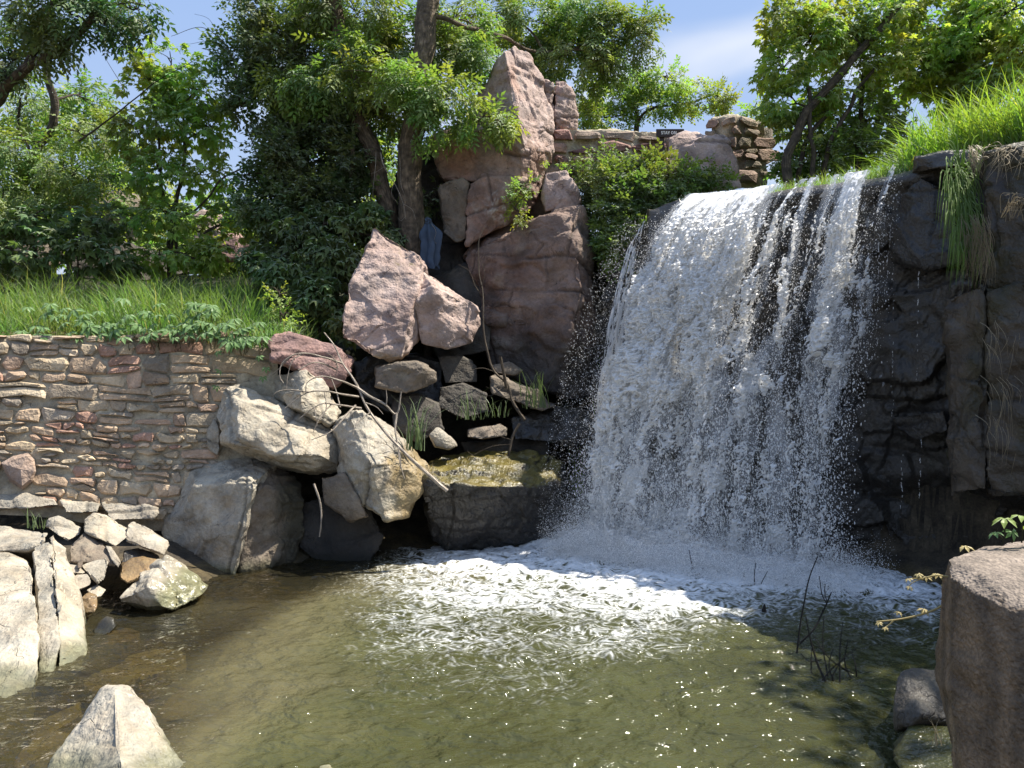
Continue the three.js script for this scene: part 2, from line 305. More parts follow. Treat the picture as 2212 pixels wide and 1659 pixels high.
{
  const nu = 360, nv = 190, V = [], Fc = [], C = [];
  for (let j = 0; j <= nv; j++) for (let i = 0; i <= nu; i++) {
    const u = i / nu, lip = lipCurve.getPoint(u), v = j / nv, y = lerp(lip.y, -0.5, v), drop = lip.y - y, p = V3(lip.x, y, lip.z);
    // ledges of different reach, a rounded brow, the foot a little undercut
    const q = y * 1.7 + 0.8 * fbm(p.x * 0.7, 1, p.z * 0.7, 3) + 0.15 * p.x, led = Math.floor(q), s = q - led;
    const k = cells(p.x * 0.8 + 0.35 * noise3(p.x * 2, y * 2, 1), q * 0.6 + 0.3 * noise3(p.x * 2, y * 3, 6), p.z * 0.8, 4);
    let h = -0.10 + 0.16 * (hash3(led, 3, 5, 2) - 0.5) + 0.24 * (k.id - 0.5) + 0.16 * k.dx * (k.id - 0.4) - 0.05 * (1 - sstep(0, 0.12, Math.min(s, 1 - s))) * sstep(-0.2, 0.2, noise3(p.x * 1.3, y, 7));
    const st = (x) => { const f = Math.floor(x); return f + sstep(0.75, 1, x - f); };
    h += 0.05 * st(4 * fbm(p.x * 1.2, y * 1.2, p.z * 1.2, 3)) + 0.022 * st(3.4 * noise3(p.x * 3.1, y * 4.6, p.z * 3.1)) + 0.05 * fbm(p.x * 1.7, y * 1.7, p.z * 1.7, 3) + 0.035 * fbm(p.x * 8, y * 8, p.z * 8, 3);
    h *= sstep(0, 0.35, drop); h -= 0.5 * Math.pow(1 - clamp(drop / 0.22), 2) * 0.5;
    const right = sstep(2.6, 5.2, p.x);
    h += 0.34 * sstep(0.5, 3.4, drop) * (1 - right) - 0.5 * sstep(3.35, 3.75, drop) * right - 0.05 * right;
    p.addScaledVector(OUT, h); V.push(p);
    const n = fbm(p.x * 1.5, y * 1.1, p.z * 1.5, 4) + 0.5, e = sstep(4.55, 5.0, p.x + 0.25 * (n - 0.5)), g = sstep(0.5, 0.75, n);
    const dry = lerp(0.062, 0.105, n);
    C.push([lerp(0.046 + 0.024 * n, dry * 0.6 + 0.01 * g, e), lerp(0.041 + 0.021 * n, dry * 0.5 + 0.012 * g, e), lerp(0.034 + 0.018 * n, dry * 0.4, e)]);
  }
  // a flat shelf behind the brow, so that the stream runs over it
  for (let i = 0; i <= nu; i++) { const p = lipCurve.getPoint(i / nu).addScaledVector(OUT, -1.2); p.y -= 0.02; V.push(p); C.push([0.06, 0.06, 0.045]); }
  const w = nu + 1; for (let j = 0; j < nv; j++) for (let i = 0; i < nu; i++) { const a = j * w + i; Fc.push([a, a + w, a + 1], [a + 1, a + w, a + w + 1]); }
  const b = (nv + 1) * w; for (let i = 0; i < nu; i++) Fc.push([b + i, i, b + i + 1], [b + i + 1, i, i + 1]);
  const t = thing('waterfall_cliff', 'dark wet cliff of broken ledges that the water falls over', 'cliff'); t.userData.kind = 'structure';
  part(t, 'rock_face', finish(V, Fc, normalsOf(V, Fc), C), M.cliff);
  const mossy = (v, n, c) => { const k = sstep(-0.05, 0.3, fbm(v.x * 1.6, v.y * 1.2, v.z * 1.6, 4)); return [lerp(c[0] * 0.36, 0.042, k), lerp(c[1] * 0.34, 0.036, k), lerp(c[2] * 0.3, 0.012, k)]; };
  const B = (name, front, thick, o) => part(t, name, block(solid(front, thick, 0, 0.95), { L: 0.04, dry: true, crack: 0.8, terr: 1.3, rough: 0.7, ...o }), o.mat ?? M.damp);
  B('rock_block', [[1400, 452, 10.55], [1470, 424, 10.3], [1478, 440, 10.2], [1465, 510, 10.2], [1425, 560, 10.25], [1395, 575, 10.4], [1396, 500, 10.45]], 0.9, { pal: 'dark', seed: 41, crack: 0.5, mat: M.wet });
  B('ledge', [[1975, 338, 8.15], [2040, 326, 8.0], [2110, 318, 7.75], [2120, 352, 7.7], [2040, 362, 7.85], [1970, 372, 8.15]], 0.8, { pal: 'dark', seed: 43, mat: M.cliff });
  B('rock_column', [[2042, 640, 7.5], [2125, 610, 7.1], [2130, 800, 7.05], [2128, 1060, 7.0], [2055, 1075, 7.35], [2048, 900, 7.4]], 0.7, { pal: 'brown', seed: 45, stainOrShade: mossy });
  B('rock_column', [[2122, 330, 7.35], [2212, 305, 6.9], [2400, 290, 6.3], [2400, 620, 6.2], [2215, 640, 6.85], [2130, 640, 7.2]], 1.2, { pal: 'brown', seed: 47, stainOrShade: mossy });
  B('rock_column', [[2128, 620, 7.1], [2240, 610, 6.8], [2400, 600, 6.2], [2400, 1060, 6.1], [2240, 1075, 6.7], [2128, 1078, 7.0]], 1.2, { pal: 'brown', seed: 49, stainOrShade: mossy });
  B('ledge', [[1905, 470, 8.75], [1990, 380, 8.2], [2060, 420, 7.85], [2080, 570, 7.8], [2000, 580, 8.1], [1930, 560, 8.5]], 0.7, { pal: 'black', seed: 51, mat: M.cliff });
  B('ledge', [[1925, 900, 8.35], [2040, 885, 7.75], [2050, 930, 7.7], [1980, 955, 8.1], [1930, 930, 8.3]], 0.6, { pal: 'black', seed: 53, mat: M.cliff });
}

// ---------------------------------------------------------------- pool
const BASE_A = [0.55, -10.15], BASE_B = [3.85, -8.0];
function fromFalls(x, z) { const ex = BASE_B[0] - BASE_A[0], ez = BASE_B[1] - BASE_A[1], t = clamp(((x - BASE_A[0]) * ex + (z - BASE_A[1]) * ez) / (ex * ex + ez * ez)); return [Math.hypot(x - BASE_A[0] - ex * t, z - BASE_A[1] - ez * t), t]; }
const WX0 = -5.2, WX1 = 5.2, WZ0 = -11.3, WZ1 = -2.1;
function wave(x, z) {
  const [d] = fromFalls(x, z), a = 0.012 + 0.05 * Math.exp(-d / 1.4), w = 0.4 * noise3(x * 1.3, z * 1.3, 3);
  let h = fbm(x * 2.0 + w, z * 3.4 + w, 1.5, 3) * 1.4 + fbm(x * 6.5, z * 9 + w, 5.5, 3) * 0.75;
  const r = 1 - Math.abs(noise3(x * 4.2 + w, z * 5.2, 8.8)) * 2; h += r * 0.35;
  h *= a * 1.5; h += (fbm(x * 4.6 + w, z * 7.5, 2.5, 2) * 0.8 + noise3(x * 13, z * 18 + w * 3, 4.4) * 0.4) * (0.025 + 0.016 * Math.exp(-d / 2));
  return h + 0.07 * Math.exp(-d * d / 0.25);
}
{
  const nx = 420, nz = 400, p = new Float32Array((nx + 1) * (nz + 1) * 3), uv = new Float32Array((nx + 1) * (nz + 1) * 2), idx = [];
  for (let j = 0; j <= nz; j++) for (let i = 0; i <= nx; i++) { const k = j * (nx + 1) + i, u = i / nx, v = j / nz, x = lerp(WX0, WX1, u), z = lerp(WZ0, WZ1, v); p.set([x, wave(x, z), z], k * 3); uv.set([u, v], k * 2); }
  for (let j = 0; j < nz; j++) for (let i = 0; i < nx; i++) { const a = j * (nx + 1) + i, w = nx + 1; idx.push(a, a + w, a + 1, a + 1, a + w, a + w + 1); }
  const g = new THREE.BufferGeometry(); g.setAttribute('position', new THREE.BufferAttribute(p, 3)); g.setAttribute('uv', new THREE.BufferAttribute(uv, 2)); g.setIndex(idx); g.computeVertexNormals();
  // foam lace: thick by the falls, torn into strings and specks further out
  const S = 1152, GN = 96, bed = new Float32Array((GN + 1) * (GN + 1)); for (let j = 0; j <= GN; j++) for (let i = 0; i <= GN; i++) bed[j * (GN + 1) + i] = groundAt(lerp(WX0, WX1, i / GN), lerp(WZ0, WZ1, j / GN));
  const bedAt = (u, v) => { const a = u * GN, b = v * GN, i = Math.min(GN - 1, Math.floor(a)), j = Math.min(GN - 1, Math.floor(b)), k = j * (GN + 1) + i; return lerp(lerp(bed[k], bed[k + 1], a - i), lerp(bed[k + GN + 1], bed[k + GN + 2], a - i), b - j); };
  const col = new Uint8Array(S * S * 4), mix = new Uint8Array(S * S * 4);
  for (let y = 0; y < S; y++) for (let x = 0; x < S; x++) {
    const X = lerp(WX0, WX1, (x + 0.5) / S), Z = lerp(WZ0, WZ1, (y + 0.5) / S), [d, t] = fromFalls(X, Z);
    const wx = X + 0.16 * noise3(X * 3.1, Z * 3.1, 1) + 0.05 * noise3(X * 9, Z * 9, 4), wz = Z + 0.16 * noise3(X * 3.1 + 8, Z * 3.1, 2) + 0.05 * noise3(X * 9, Z * 9 + 5, 4);
    const dens = 1.9 - d * lerp(0.35, 0.85, sstep(0.55, 1.02, t)) - 0.2 * t + 0.8 * fbm(X * 0.8, Z * 1.4, 7, 3) - 1.0 * sstep(-0.7, -2.6, X);
    const lace = 1 - Math.abs(noise3(wx * 5.5, wz * 8.5, 11)) * 3.4, lace2 = 1 - Math.abs(noise3(wx * 12, wz * 18, 21)) * 3.2, fine = fbm(wx * 30, wz * 42, 3, 2);
    const f = Math.pow(sstep(-0.1, 1.0, Math.max(lace, lace2 * 0.9) * 0.7 + fine * 0.9 + (dens - 0.95) * 0.78), 1.25);
    const deep = Math.max(sstep(-2.3, -0.5, X + 0.3 * (Z + 6) + 0.5 * noise3(X * 1.2, Z * 1.2, 12)), sstep(0.16, 0.75, -bedAt((x + 0.5) / S, (y + 0.5) / S) + 0.1 * noise3(X, Z, 3)));
    const o = (y * S + x) * 4, murk = 0.8 + 0.5 * fbm(X * 0.8, Z * 1.2, 9, 3);
    const clear = 1 - deep, lin = [lerp(lerp(0.066 * murk, 0.34, clear), 0.74, f), lerp(lerp(0.069 * murk, 0.30, clear), 0.75, f), lerp(lerp(0.024 * murk, 0.16, clear), 0.75, f)];
    for (let c = 0; c < 3; c++) col[o + c] = 255 * Math.pow(lin[c], 1 / 2.2);
    mix[o] = 255 * (1 - f) * lerp(0.96, 0.06, deep); mix[o + 1] = 255 * lerp(0.08, 0.55, f); mix[o + 2] = 0; col[o + 3] = mix[o + 3] = 255;
  }
  const T = (d, srgb) => { const t = new THREE.DataTexture(d, S, S); t.magFilter = THREE.LinearFilter; t.minFilter = THREE.LinearMipmapLinearFilter; if (srgb) t.colorSpace = THREE.SRGBColorSpace; t.needsUpdate = true; return t; };
  const ripple = texture(512, (u, v, c) => { const w = tfbm(u, v, 4, 2, 40) * 0.1, h = 0.5 + tfbm(u + w, v, 11, 5, 41) * 0.75; set3(c, h, h, h); });
  ripple.repeat.set(4.2, 5.2);
  const mt = T(mix);
  const m = new THREE.MeshPhysicalMaterial({ map: T(col, true), transmission: 1, transmissionMap: mt, thickness: 0, roughness: 1, roughnessMap: mt, ior: 1.33, bumpMap: ripple, bumpScale: 0.075, specularIntensity: 1 });
  solo('pool_water', g, m, 'olive green pool with white foam below the falls', 'water', null, 'structure');
}

// ---------------------------------------------------------------- great rocks beside the falls
const lichen = (amount, cx, cy, cz, r) => (v, n, c) => { const d = Math.hypot(v.x - cx, v.y - cy, v.z - cz), k = amount * sstep(r, r * 0.3, d) * sstep(0.02, 0.16, fbm(v.x * 14, v.y * 14, v.z * 14, 3)); return [lerp(c[0], 0.55, k), lerp(c[1], 0.53, k), lerp(c[2], 0.48, k)]; };
{
  const dd = 1.25, lp = P(1085, 445, 11.5), li = lichen(0.8, lp.x, lp.y, lp.z, 0.35);
  const redder = (v, n, c) => { const k = sstep(0.0, 0.35, fbm(v.x * 1.2, v.y * 0.8, v.z * 1.2 + 4, 4)); return li(v, n, [lerp(c[0], c[0] * 1.02, k), lerp(c[1], c[1] * 0.84, k), lerp(c[2], c[2] * 0.74, k)]); };
  const A = P3([[1090, 109, 10.6], [1112, 100, 10.8], [1144, 120, 11], [1167, 159, 11.1], [1178, 213, 11.15], [1199, 267, 11.15], [1192, 330, 11], [1135, 326, 10.2], [1112, 272, 10.35], [1092, 204, 10.5], [1063, 136, 11], [1058, 200, 11.2], [1008, 250, 11.3], [1100, 130, 12.2], [1170, 200, 12.2], [1030, 250, 12.4], [1195, 330, 12.3], [1000, 330, 12.3]], dd);
  const B = P3([[915, 298, 10.8], [936, 358, 10.7], [956, 388, 10.6], [1008, 262, 11.2], [1106, 270, 10.42], [1138, 322, 10.15], [1192, 312, 11.0], [1173, 396, 10.9], [1131, 404, 10.22], [1040, 396, 10.35], [930, 300, 12], [1180, 300, 12.2], [1170, 400, 12], [960, 400, 12]], dd);
  const C1 = P3([[949, 397, 10.5], [1000, 384, 10.35], [1012, 398, 10.36], [1000, 440, 10.42], [1006, 524, 10.4], [985, 528, 10.45], [957, 504, 10.55], [961, 453, 10.6], [950, 420, 12], [1010, 410, 12], [1000, 520, 12], [960, 500, 12]], dd);
  const C2 = P3([[1014, 396, 10.3], [1040, 375, 10.25], [1132, 380, 10.12], [1172, 392, 10.8], [1163, 434, 10.8], [1122, 470, 10.45], [1099, 492, 10.35], [1010, 527, 10.32], [1002, 450, 10.36], [1030, 390, 12], [1160, 400, 12], [1100, 490, 12], [1010, 520, 12]], dd);
  const D1 = P3([[1176, 168, 11.25], [1192, 172, 11.25], [1198, 200, 11.3], [1200, 300, 11.3], [1186, 310, 11.2], [1178, 260, 11.2], [1180, 180, 12.3], [1200, 200, 12.3], [1200, 310, 12.3]], dd);
  const D2 = P3([[1200, 176, 11.5], [1222, 174, 11.4], [1238, 203, 11.5], [1241, 228, 11.5], [1250, 250, 11.6], [1245, 285, 11.5], [1202, 295, 11.3], [1198, 230, 11.3], [1205, 180, 12.4], [1240, 220, 12.4], [1240, 290, 12.4], [1200, 300, 12.4]], dd);
  const t = thing('rock_tower', 'tall pinkish rock tower with a pointed top left of the falls', 'rock');
  const BK = P3([[1000, 300, 12.0], [1170, 300, 12.0], [1200, 400, 11.6], [1200, 470, 11.5], [1120, 560, 11.6], [1000, 620, 11.7], [985, 480, 11.8], [1000, 320, 13], [1190, 320, 13], [1200, 560, 13], [1000, 600, 13]], dd);
  const o = { pal: 'tower', L: 0.034, seed: 3, stainOrShade: redder, dry: true, crack: 0.8 };
  part(t, 'upper_block', block(A, { ...o, seed: 3, pal: 'pink' }), M.rock); part(t, 'overhanging_block', block(B, { ...o, seed: 7 }), M.rock);
  part(t, 'lower_block', block(C1, { ...o, seed: 9, pal: 'brown', round: 3 }), M.rock); part(t, 'lower_block', block(C2, { ...o, seed: 12 }), M.rock);
  part(t, 'rear_block', block(BK, { ...o, seed: 18, pal: 'brown', L: 0.09 }), M.rock);
  part(t, 'split_column', block(D1, { ...o, seed: 14, pal: 'pink', strata: 0.8 }), M.rock); part(t, 'split_column', block(D2, { ...o, seed: 16, pal: 'pink', strata: 0.8 }), M.rock);
}
rock('rock_block', 'small pale pink block on the cliff top right of the tower', null, [solid([[1178, 372, 10.45], [1226, 367, 10.5], [1243, 399, 10.5], [1258, 438, 10.6], [1247, 450, 10.55], [1178, 458, 10.4], [1168, 430, 10.5]], 0.7, 1.0, 0.9)], { pal: 'pink', seed: 21, L: 0.05, dry: true, round: 1 });
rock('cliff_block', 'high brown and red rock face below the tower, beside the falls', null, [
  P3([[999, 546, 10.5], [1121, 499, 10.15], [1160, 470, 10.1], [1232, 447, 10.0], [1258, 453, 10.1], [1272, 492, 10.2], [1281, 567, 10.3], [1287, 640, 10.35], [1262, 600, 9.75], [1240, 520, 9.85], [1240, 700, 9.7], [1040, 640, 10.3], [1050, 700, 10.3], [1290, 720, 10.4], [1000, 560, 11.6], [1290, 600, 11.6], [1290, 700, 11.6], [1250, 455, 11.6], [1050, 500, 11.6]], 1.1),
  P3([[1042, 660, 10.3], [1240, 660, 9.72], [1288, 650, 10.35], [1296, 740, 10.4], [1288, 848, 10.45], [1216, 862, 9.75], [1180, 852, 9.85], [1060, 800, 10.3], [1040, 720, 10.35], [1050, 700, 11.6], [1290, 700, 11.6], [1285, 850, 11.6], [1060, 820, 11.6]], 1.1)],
  { pal: 'tower', seed: 24, L: 0.042, dry: true, strata: 0.15, crack: 1.1, terr: 1.4, stainOrShade: (v, n, c) => { const k = sstep(3.5, 2.3, v.y + 0.5 * fbm(v.x * 2, v.y, v.z * 2, 3)), w = sstep(1.05, 1.5, v.x + 0.3 * noise3(v.x * 3, v.y * 2, 3)); return [0, 1, 2].map((i) => lerp(lerp(c[i], c[i] * [0.30, 0.36, 0.40][i], k), [0.10, 0.09, 0.06][i], w * 0.85) * 0.72); } });  // colour darkens towards the foot and turns olive on the right
{
  const t = thing('leaning_boulder', 'big pale pink boulder leaning with its pointed end up above the rock pile', 'boulder');
  const o = { pal: 'pink', dry: true, L: 0.036 }, dd = 1.0, mp = P(876, 552, 10.4), moss = (v, n, c) => { const d = Math.hypot(v.x - mp.x, v.y - mp.y), k = sstep(0.42, 0.05, d) * sstep(0.12, 0.3, fbm(v.x * 9, v.y * 9, v.z * 9, 3)), y = sstep(1.7, 1.4, v.y - 0.0) * 0; return [lerp(c[0], 0.16, k), lerp(c[1], 0.13, k), lerp(c[2], 0.03, k)]; };
  const under = (v, n, c) => { const k = sstep(2.6, 2.38, v.y + 0.04 * noise3(v.x * 4, 1, v.z * 4)); const q = moss(v, n, c); return [lerp(q[0], 0.40, k), lerp(q[1], 0.29, k), lerp(q[2], 0.18, k)]; };
  part(t, 'main_block', block(P3([[804, 483, 9.62], [842, 511, 9.6], [890, 542, 9.6], [921, 567, 9.65], [906, 600, 9.25], [882, 700, 8.95], [868, 778, 8.85], [840, 786, 8.9], [790, 766, 8.85], [735, 727, 8.8], [737, 700, 8.85], [755, 600, 9.12], [780, 535, 9.38], [932, 640, 9.8], [925, 700, 9.9], [800, 560, 10.2], [760, 700, 9.9], [860, 765, 9.7]], dd), { ...o, seed: 31, stainOrShade: under, crack: 0.6 }), M.rock);
  part(t, 'right_block', block(P3([[908, 578, 9.6], [990, 630, 9.65], [1031, 664, 9.75], [1040, 688, 9.8], [1022, 740, 9.7], [966, 753, 9.45], [908, 745, 9.3], [892, 660, 9.15], [935, 618, 9.15], [1000, 650, 10.3], [930, 600, 10.3], [1015, 740, 10.3], [940, 742, 10.2]], dd), { ...o, seed: 34 }), M.rock);
}
const PILE = 'fallen rocks heaped between the wall and the falls';
rock('rock_slab', 'flat grey slab wedged right under the leaning boulder', PILE, [solid([[808, 792, 9.9], [830, 786, 9.8], [900, 780, 9.85], [915, 795, 9.8], [946, 802, 10.0], [944, 828, 10.0], [880, 852, 9.75], [810, 836, 9.75]], 0.7)], { pal: 'brown', seed: 61, round: 1, L: 0.05 });
rock('rock_slab', 'long red brown slab capping the right end of the stone wall', PILE, [solid([[575, 740, 9.3], [592, 722, 9.4], [625, 722, 9.5], [682, 735, 9.6], [742, 752, 9.7], [768, 778, 9.8], [756, 806, 9.7], [720, 842, 9.6], [650, 800, 9.35], [588, 775, 9.2]], 0.9)], { pal: 'red', seed: 63, L: 0.05, round: 1 });
rock('boulder', 'pale sunlit boulder with a shaded left side at the front of the heap', PILE, [
  P3([[488, 830, 8.4], [526, 827, 8.3], [560, 842, 8.5], [588, 857, 8.6], [625, 890, 8.7], [658, 917, 8.7], [714, 931, 8.55], [728, 948, 8.35], [741, 1010, 8.3], [738, 1020, 8.3], [682, 1018, 8.05], [690, 985, 7.85], [582, 980, 7.7], [500, 955, 7.75], [478, 957, 8.05], [471, 921, 8.2], [462, 895, 8.4], [517, 876, 7.95], [500, 938, 7.75], [640, 940, 8.0], [500, 850, 9.2], [700, 950, 9.2], [720, 1015, 9.1], [500, 960, 9.1], [640, 1030, 8.6]], 0.95)],
  { pal: 'pale', seed: 66, L: 0.034, round: 1, crack: 0.7 });
rock('rock_slab', 'thin upright slab leaning on the left of the pale boulder', PILE, [solid([[444, 930, 9.2], [462, 905, 9.25], [474, 925, 9.2], [476, 968, 9.15], [470, 985, 9.15], [446, 968, 9.2]], 0.3)], { pal: 'tan', seed: 68, L: 0.05, round: 1 });
rock('boulder', 'pale blocky boulder behind the bare twigs, with a broad flat left side', PILE, [P3([[590, 811, 8.7], [666, 797, 8.35], [697, 816, 8.5], [711, 842, 8.5], [719, 871, 8.45], [735, 885, 8.5], [728, 912, 8.35], [711, 928, 8.3], [654, 890, 8.05], [650, 850, 8.05], [577, 850, 8.7], [600, 820, 9.4], [700, 830, 9.3], [730, 900, 9.2], [580, 870, 9.3]], 0.95)], { pal: 'pale', seed: 70, L: 0.034, round: 1, crack: 0.5 });
{
  const or = (v, n, c) => { const k = 0.8 * sstep(-1.52, -1.30, v.x + 0.3 * fbm(v.x * 4, v.y * 4, v.z * 4, 3)) * sstep(1.35, 1.15, v.y - 0.1); return [lerp(c[0], 0.27, k), lerp(c[1], 0.185, k), lerp(c[2], 0.065, k)]; };
  rock('boulder', 'steep grey boulder under the dead branch, rusty on its right side', PILE, [P3([[747, 889, 8.2], [783, 884, 8.2], [806, 902, 8.15], [850, 946, 8.15], [880, 950, 8.3], [922, 1003, 8.2], [928, 1030, 8.15], [900, 1070, 8.0], [880, 1112, 7.95], [836, 1122, 7.75], [800, 1102, 7.7], [800, 1000, 7.6], [745, 1088, 8.1], [752, 1020, 8.0], [724, 950, 8.2], [720, 922, 8.3], [780, 900, 9.2], [920, 1010, 9.1], [740, 1050, 9.1], [880, 1110, 9]], 0.95)], { pal: 'tan', seed: 73, L: 0.034, stainOrShade: or, mat: M.damp });
}
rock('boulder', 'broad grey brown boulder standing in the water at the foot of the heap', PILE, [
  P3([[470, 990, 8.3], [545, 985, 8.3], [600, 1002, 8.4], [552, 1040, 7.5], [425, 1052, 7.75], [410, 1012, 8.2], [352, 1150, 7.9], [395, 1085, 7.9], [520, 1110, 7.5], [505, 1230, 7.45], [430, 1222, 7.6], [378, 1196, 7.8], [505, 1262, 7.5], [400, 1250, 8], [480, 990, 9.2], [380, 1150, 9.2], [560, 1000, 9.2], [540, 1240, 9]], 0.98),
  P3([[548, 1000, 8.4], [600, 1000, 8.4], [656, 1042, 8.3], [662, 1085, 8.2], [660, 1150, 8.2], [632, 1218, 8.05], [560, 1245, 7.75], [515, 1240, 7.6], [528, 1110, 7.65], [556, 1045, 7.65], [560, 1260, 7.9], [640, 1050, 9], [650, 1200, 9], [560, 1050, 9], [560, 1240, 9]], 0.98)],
  { pal: 'tan', seed: 76, L: 0.034, crack: 0.7, each: [{}, { pal: 'brown' }], stainOrShade: (v, n, c) => { const k = sstep(-2.78, -2.6, v.x + 0.12 * fbm(v.x * 4, v.y * 4, v.z * 4, 3)) * 0.95; return [lerp(c[0], 0.065, k), lerp(c[1], 0.058, k), lerp(c[2], 0.036, k)]; } });  // right side darkened in the vertex colour, for wet stone and for shade
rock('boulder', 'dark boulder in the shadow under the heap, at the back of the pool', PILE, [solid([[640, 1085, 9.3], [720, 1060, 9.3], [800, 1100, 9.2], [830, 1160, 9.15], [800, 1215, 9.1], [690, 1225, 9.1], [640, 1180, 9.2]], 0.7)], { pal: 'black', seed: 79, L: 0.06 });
rock('rock_slab', 'narrow brown slab jammed upright in the gap left of the rusty boulder', PILE, [solid([[690, 1030, 8.9], [745, 1020, 8.9], [770, 1080, 8.85], [800, 1120, 8.8], [760, 1130, 8.9], [700, 1090, 8.9]], 0.5)], { pal: 'brown', seed: 80, L: 0.05 });
{
  const olive = (v, n, c) => { const k = sstep(0.3, 0.75, n.y + 0.25 * fbm(v.x * 3, v.y * 3, v.z * 3, 3)), m = sstep(0.0, 0.3, fbm(v.x * 5, 2, v.z * 5, 3)); return [lerp(c[0], lerp(0.16, 0.07, m), k), lerp(c[1], lerp(0.125, 0.062, m), k), lerp(c[2], lerp(0.028, 0.018, m), k)]; };
  rock('mossy_rock', 'low flat dark rock with a wet yellow green top beside the falls', PILE, [
    P3([[917, 1040, 8.95], [915, 1000, 9.6], [960, 978, 10.3], [1090, 975, 10.4], [1180, 980, 10.3], [1215, 1000, 10.1], [1200, 1040, 9.6], [1130, 1052, 9.25], [1040, 1050, 9.0], [1216, 1100, 10.2], [1190, 1178, 10.0], [1120, 1195, 9.8], [980, 1195, 9.5], [930, 1150, 9.3], [930, 1000, 10.6], [1200, 1000, 11], [1200, 1150, 11], [940, 1180, 10.6]], 0.05)], { pal: 'black', seed: 83, L: 0.05, stainOrShade: olive, mat: M.mossy, strata: 0.7, crack: 1.5, rough: 1.5 });
}
// smaller pieces in the shade behind the flat rock
const SC = 'broken rocks on the shaded slope beside the falls';
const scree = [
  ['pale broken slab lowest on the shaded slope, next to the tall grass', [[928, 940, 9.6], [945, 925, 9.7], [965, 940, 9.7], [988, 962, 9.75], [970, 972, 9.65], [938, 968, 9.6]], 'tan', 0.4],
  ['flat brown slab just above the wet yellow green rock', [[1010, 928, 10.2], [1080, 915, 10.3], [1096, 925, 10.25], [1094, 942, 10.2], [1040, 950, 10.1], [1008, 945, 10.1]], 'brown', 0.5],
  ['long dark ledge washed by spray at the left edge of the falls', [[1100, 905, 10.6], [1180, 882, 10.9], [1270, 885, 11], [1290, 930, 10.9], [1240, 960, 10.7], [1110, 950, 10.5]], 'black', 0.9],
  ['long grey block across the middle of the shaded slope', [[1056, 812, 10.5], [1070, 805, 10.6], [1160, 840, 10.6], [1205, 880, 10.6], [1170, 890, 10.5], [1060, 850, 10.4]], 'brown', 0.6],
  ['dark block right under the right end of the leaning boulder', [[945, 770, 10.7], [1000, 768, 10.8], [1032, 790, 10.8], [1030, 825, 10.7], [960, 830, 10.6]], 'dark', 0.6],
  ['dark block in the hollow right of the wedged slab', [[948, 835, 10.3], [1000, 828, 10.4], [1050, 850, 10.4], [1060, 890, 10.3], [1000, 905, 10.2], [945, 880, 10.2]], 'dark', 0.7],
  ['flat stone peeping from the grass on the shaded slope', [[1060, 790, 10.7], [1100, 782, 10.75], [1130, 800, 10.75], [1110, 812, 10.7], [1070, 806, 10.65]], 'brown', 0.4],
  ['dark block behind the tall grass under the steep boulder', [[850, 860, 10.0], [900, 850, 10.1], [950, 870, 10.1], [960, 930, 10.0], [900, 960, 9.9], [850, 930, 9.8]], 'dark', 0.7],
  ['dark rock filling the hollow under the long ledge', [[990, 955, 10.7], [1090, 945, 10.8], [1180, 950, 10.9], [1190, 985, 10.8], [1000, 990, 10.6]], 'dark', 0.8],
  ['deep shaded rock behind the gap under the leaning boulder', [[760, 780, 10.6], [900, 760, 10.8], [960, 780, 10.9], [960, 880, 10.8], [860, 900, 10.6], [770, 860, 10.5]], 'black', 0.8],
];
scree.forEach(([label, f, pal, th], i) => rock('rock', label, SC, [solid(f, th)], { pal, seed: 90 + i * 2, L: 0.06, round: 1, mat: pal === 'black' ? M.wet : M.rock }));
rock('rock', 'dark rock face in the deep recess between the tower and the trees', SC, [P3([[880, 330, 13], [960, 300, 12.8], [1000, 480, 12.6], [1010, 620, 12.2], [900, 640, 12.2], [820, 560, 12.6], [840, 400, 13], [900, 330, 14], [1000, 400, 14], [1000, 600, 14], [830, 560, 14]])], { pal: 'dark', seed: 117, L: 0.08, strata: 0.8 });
rock('rock', 'dark ledge at the back of the recess behind the leaning boulder', SC, [P3([[930, 600, 11.9], [1010, 560, 11.8], [1060, 600, 11.6], [1060, 760, 11.3], [950, 780, 11.4], [900, 700, 11.6], [930, 600, 13], [1060, 600, 13], [1060, 760, 13], [920, 760, 13]])], { pal: 'dark', seed: 119, L: 0.08 });

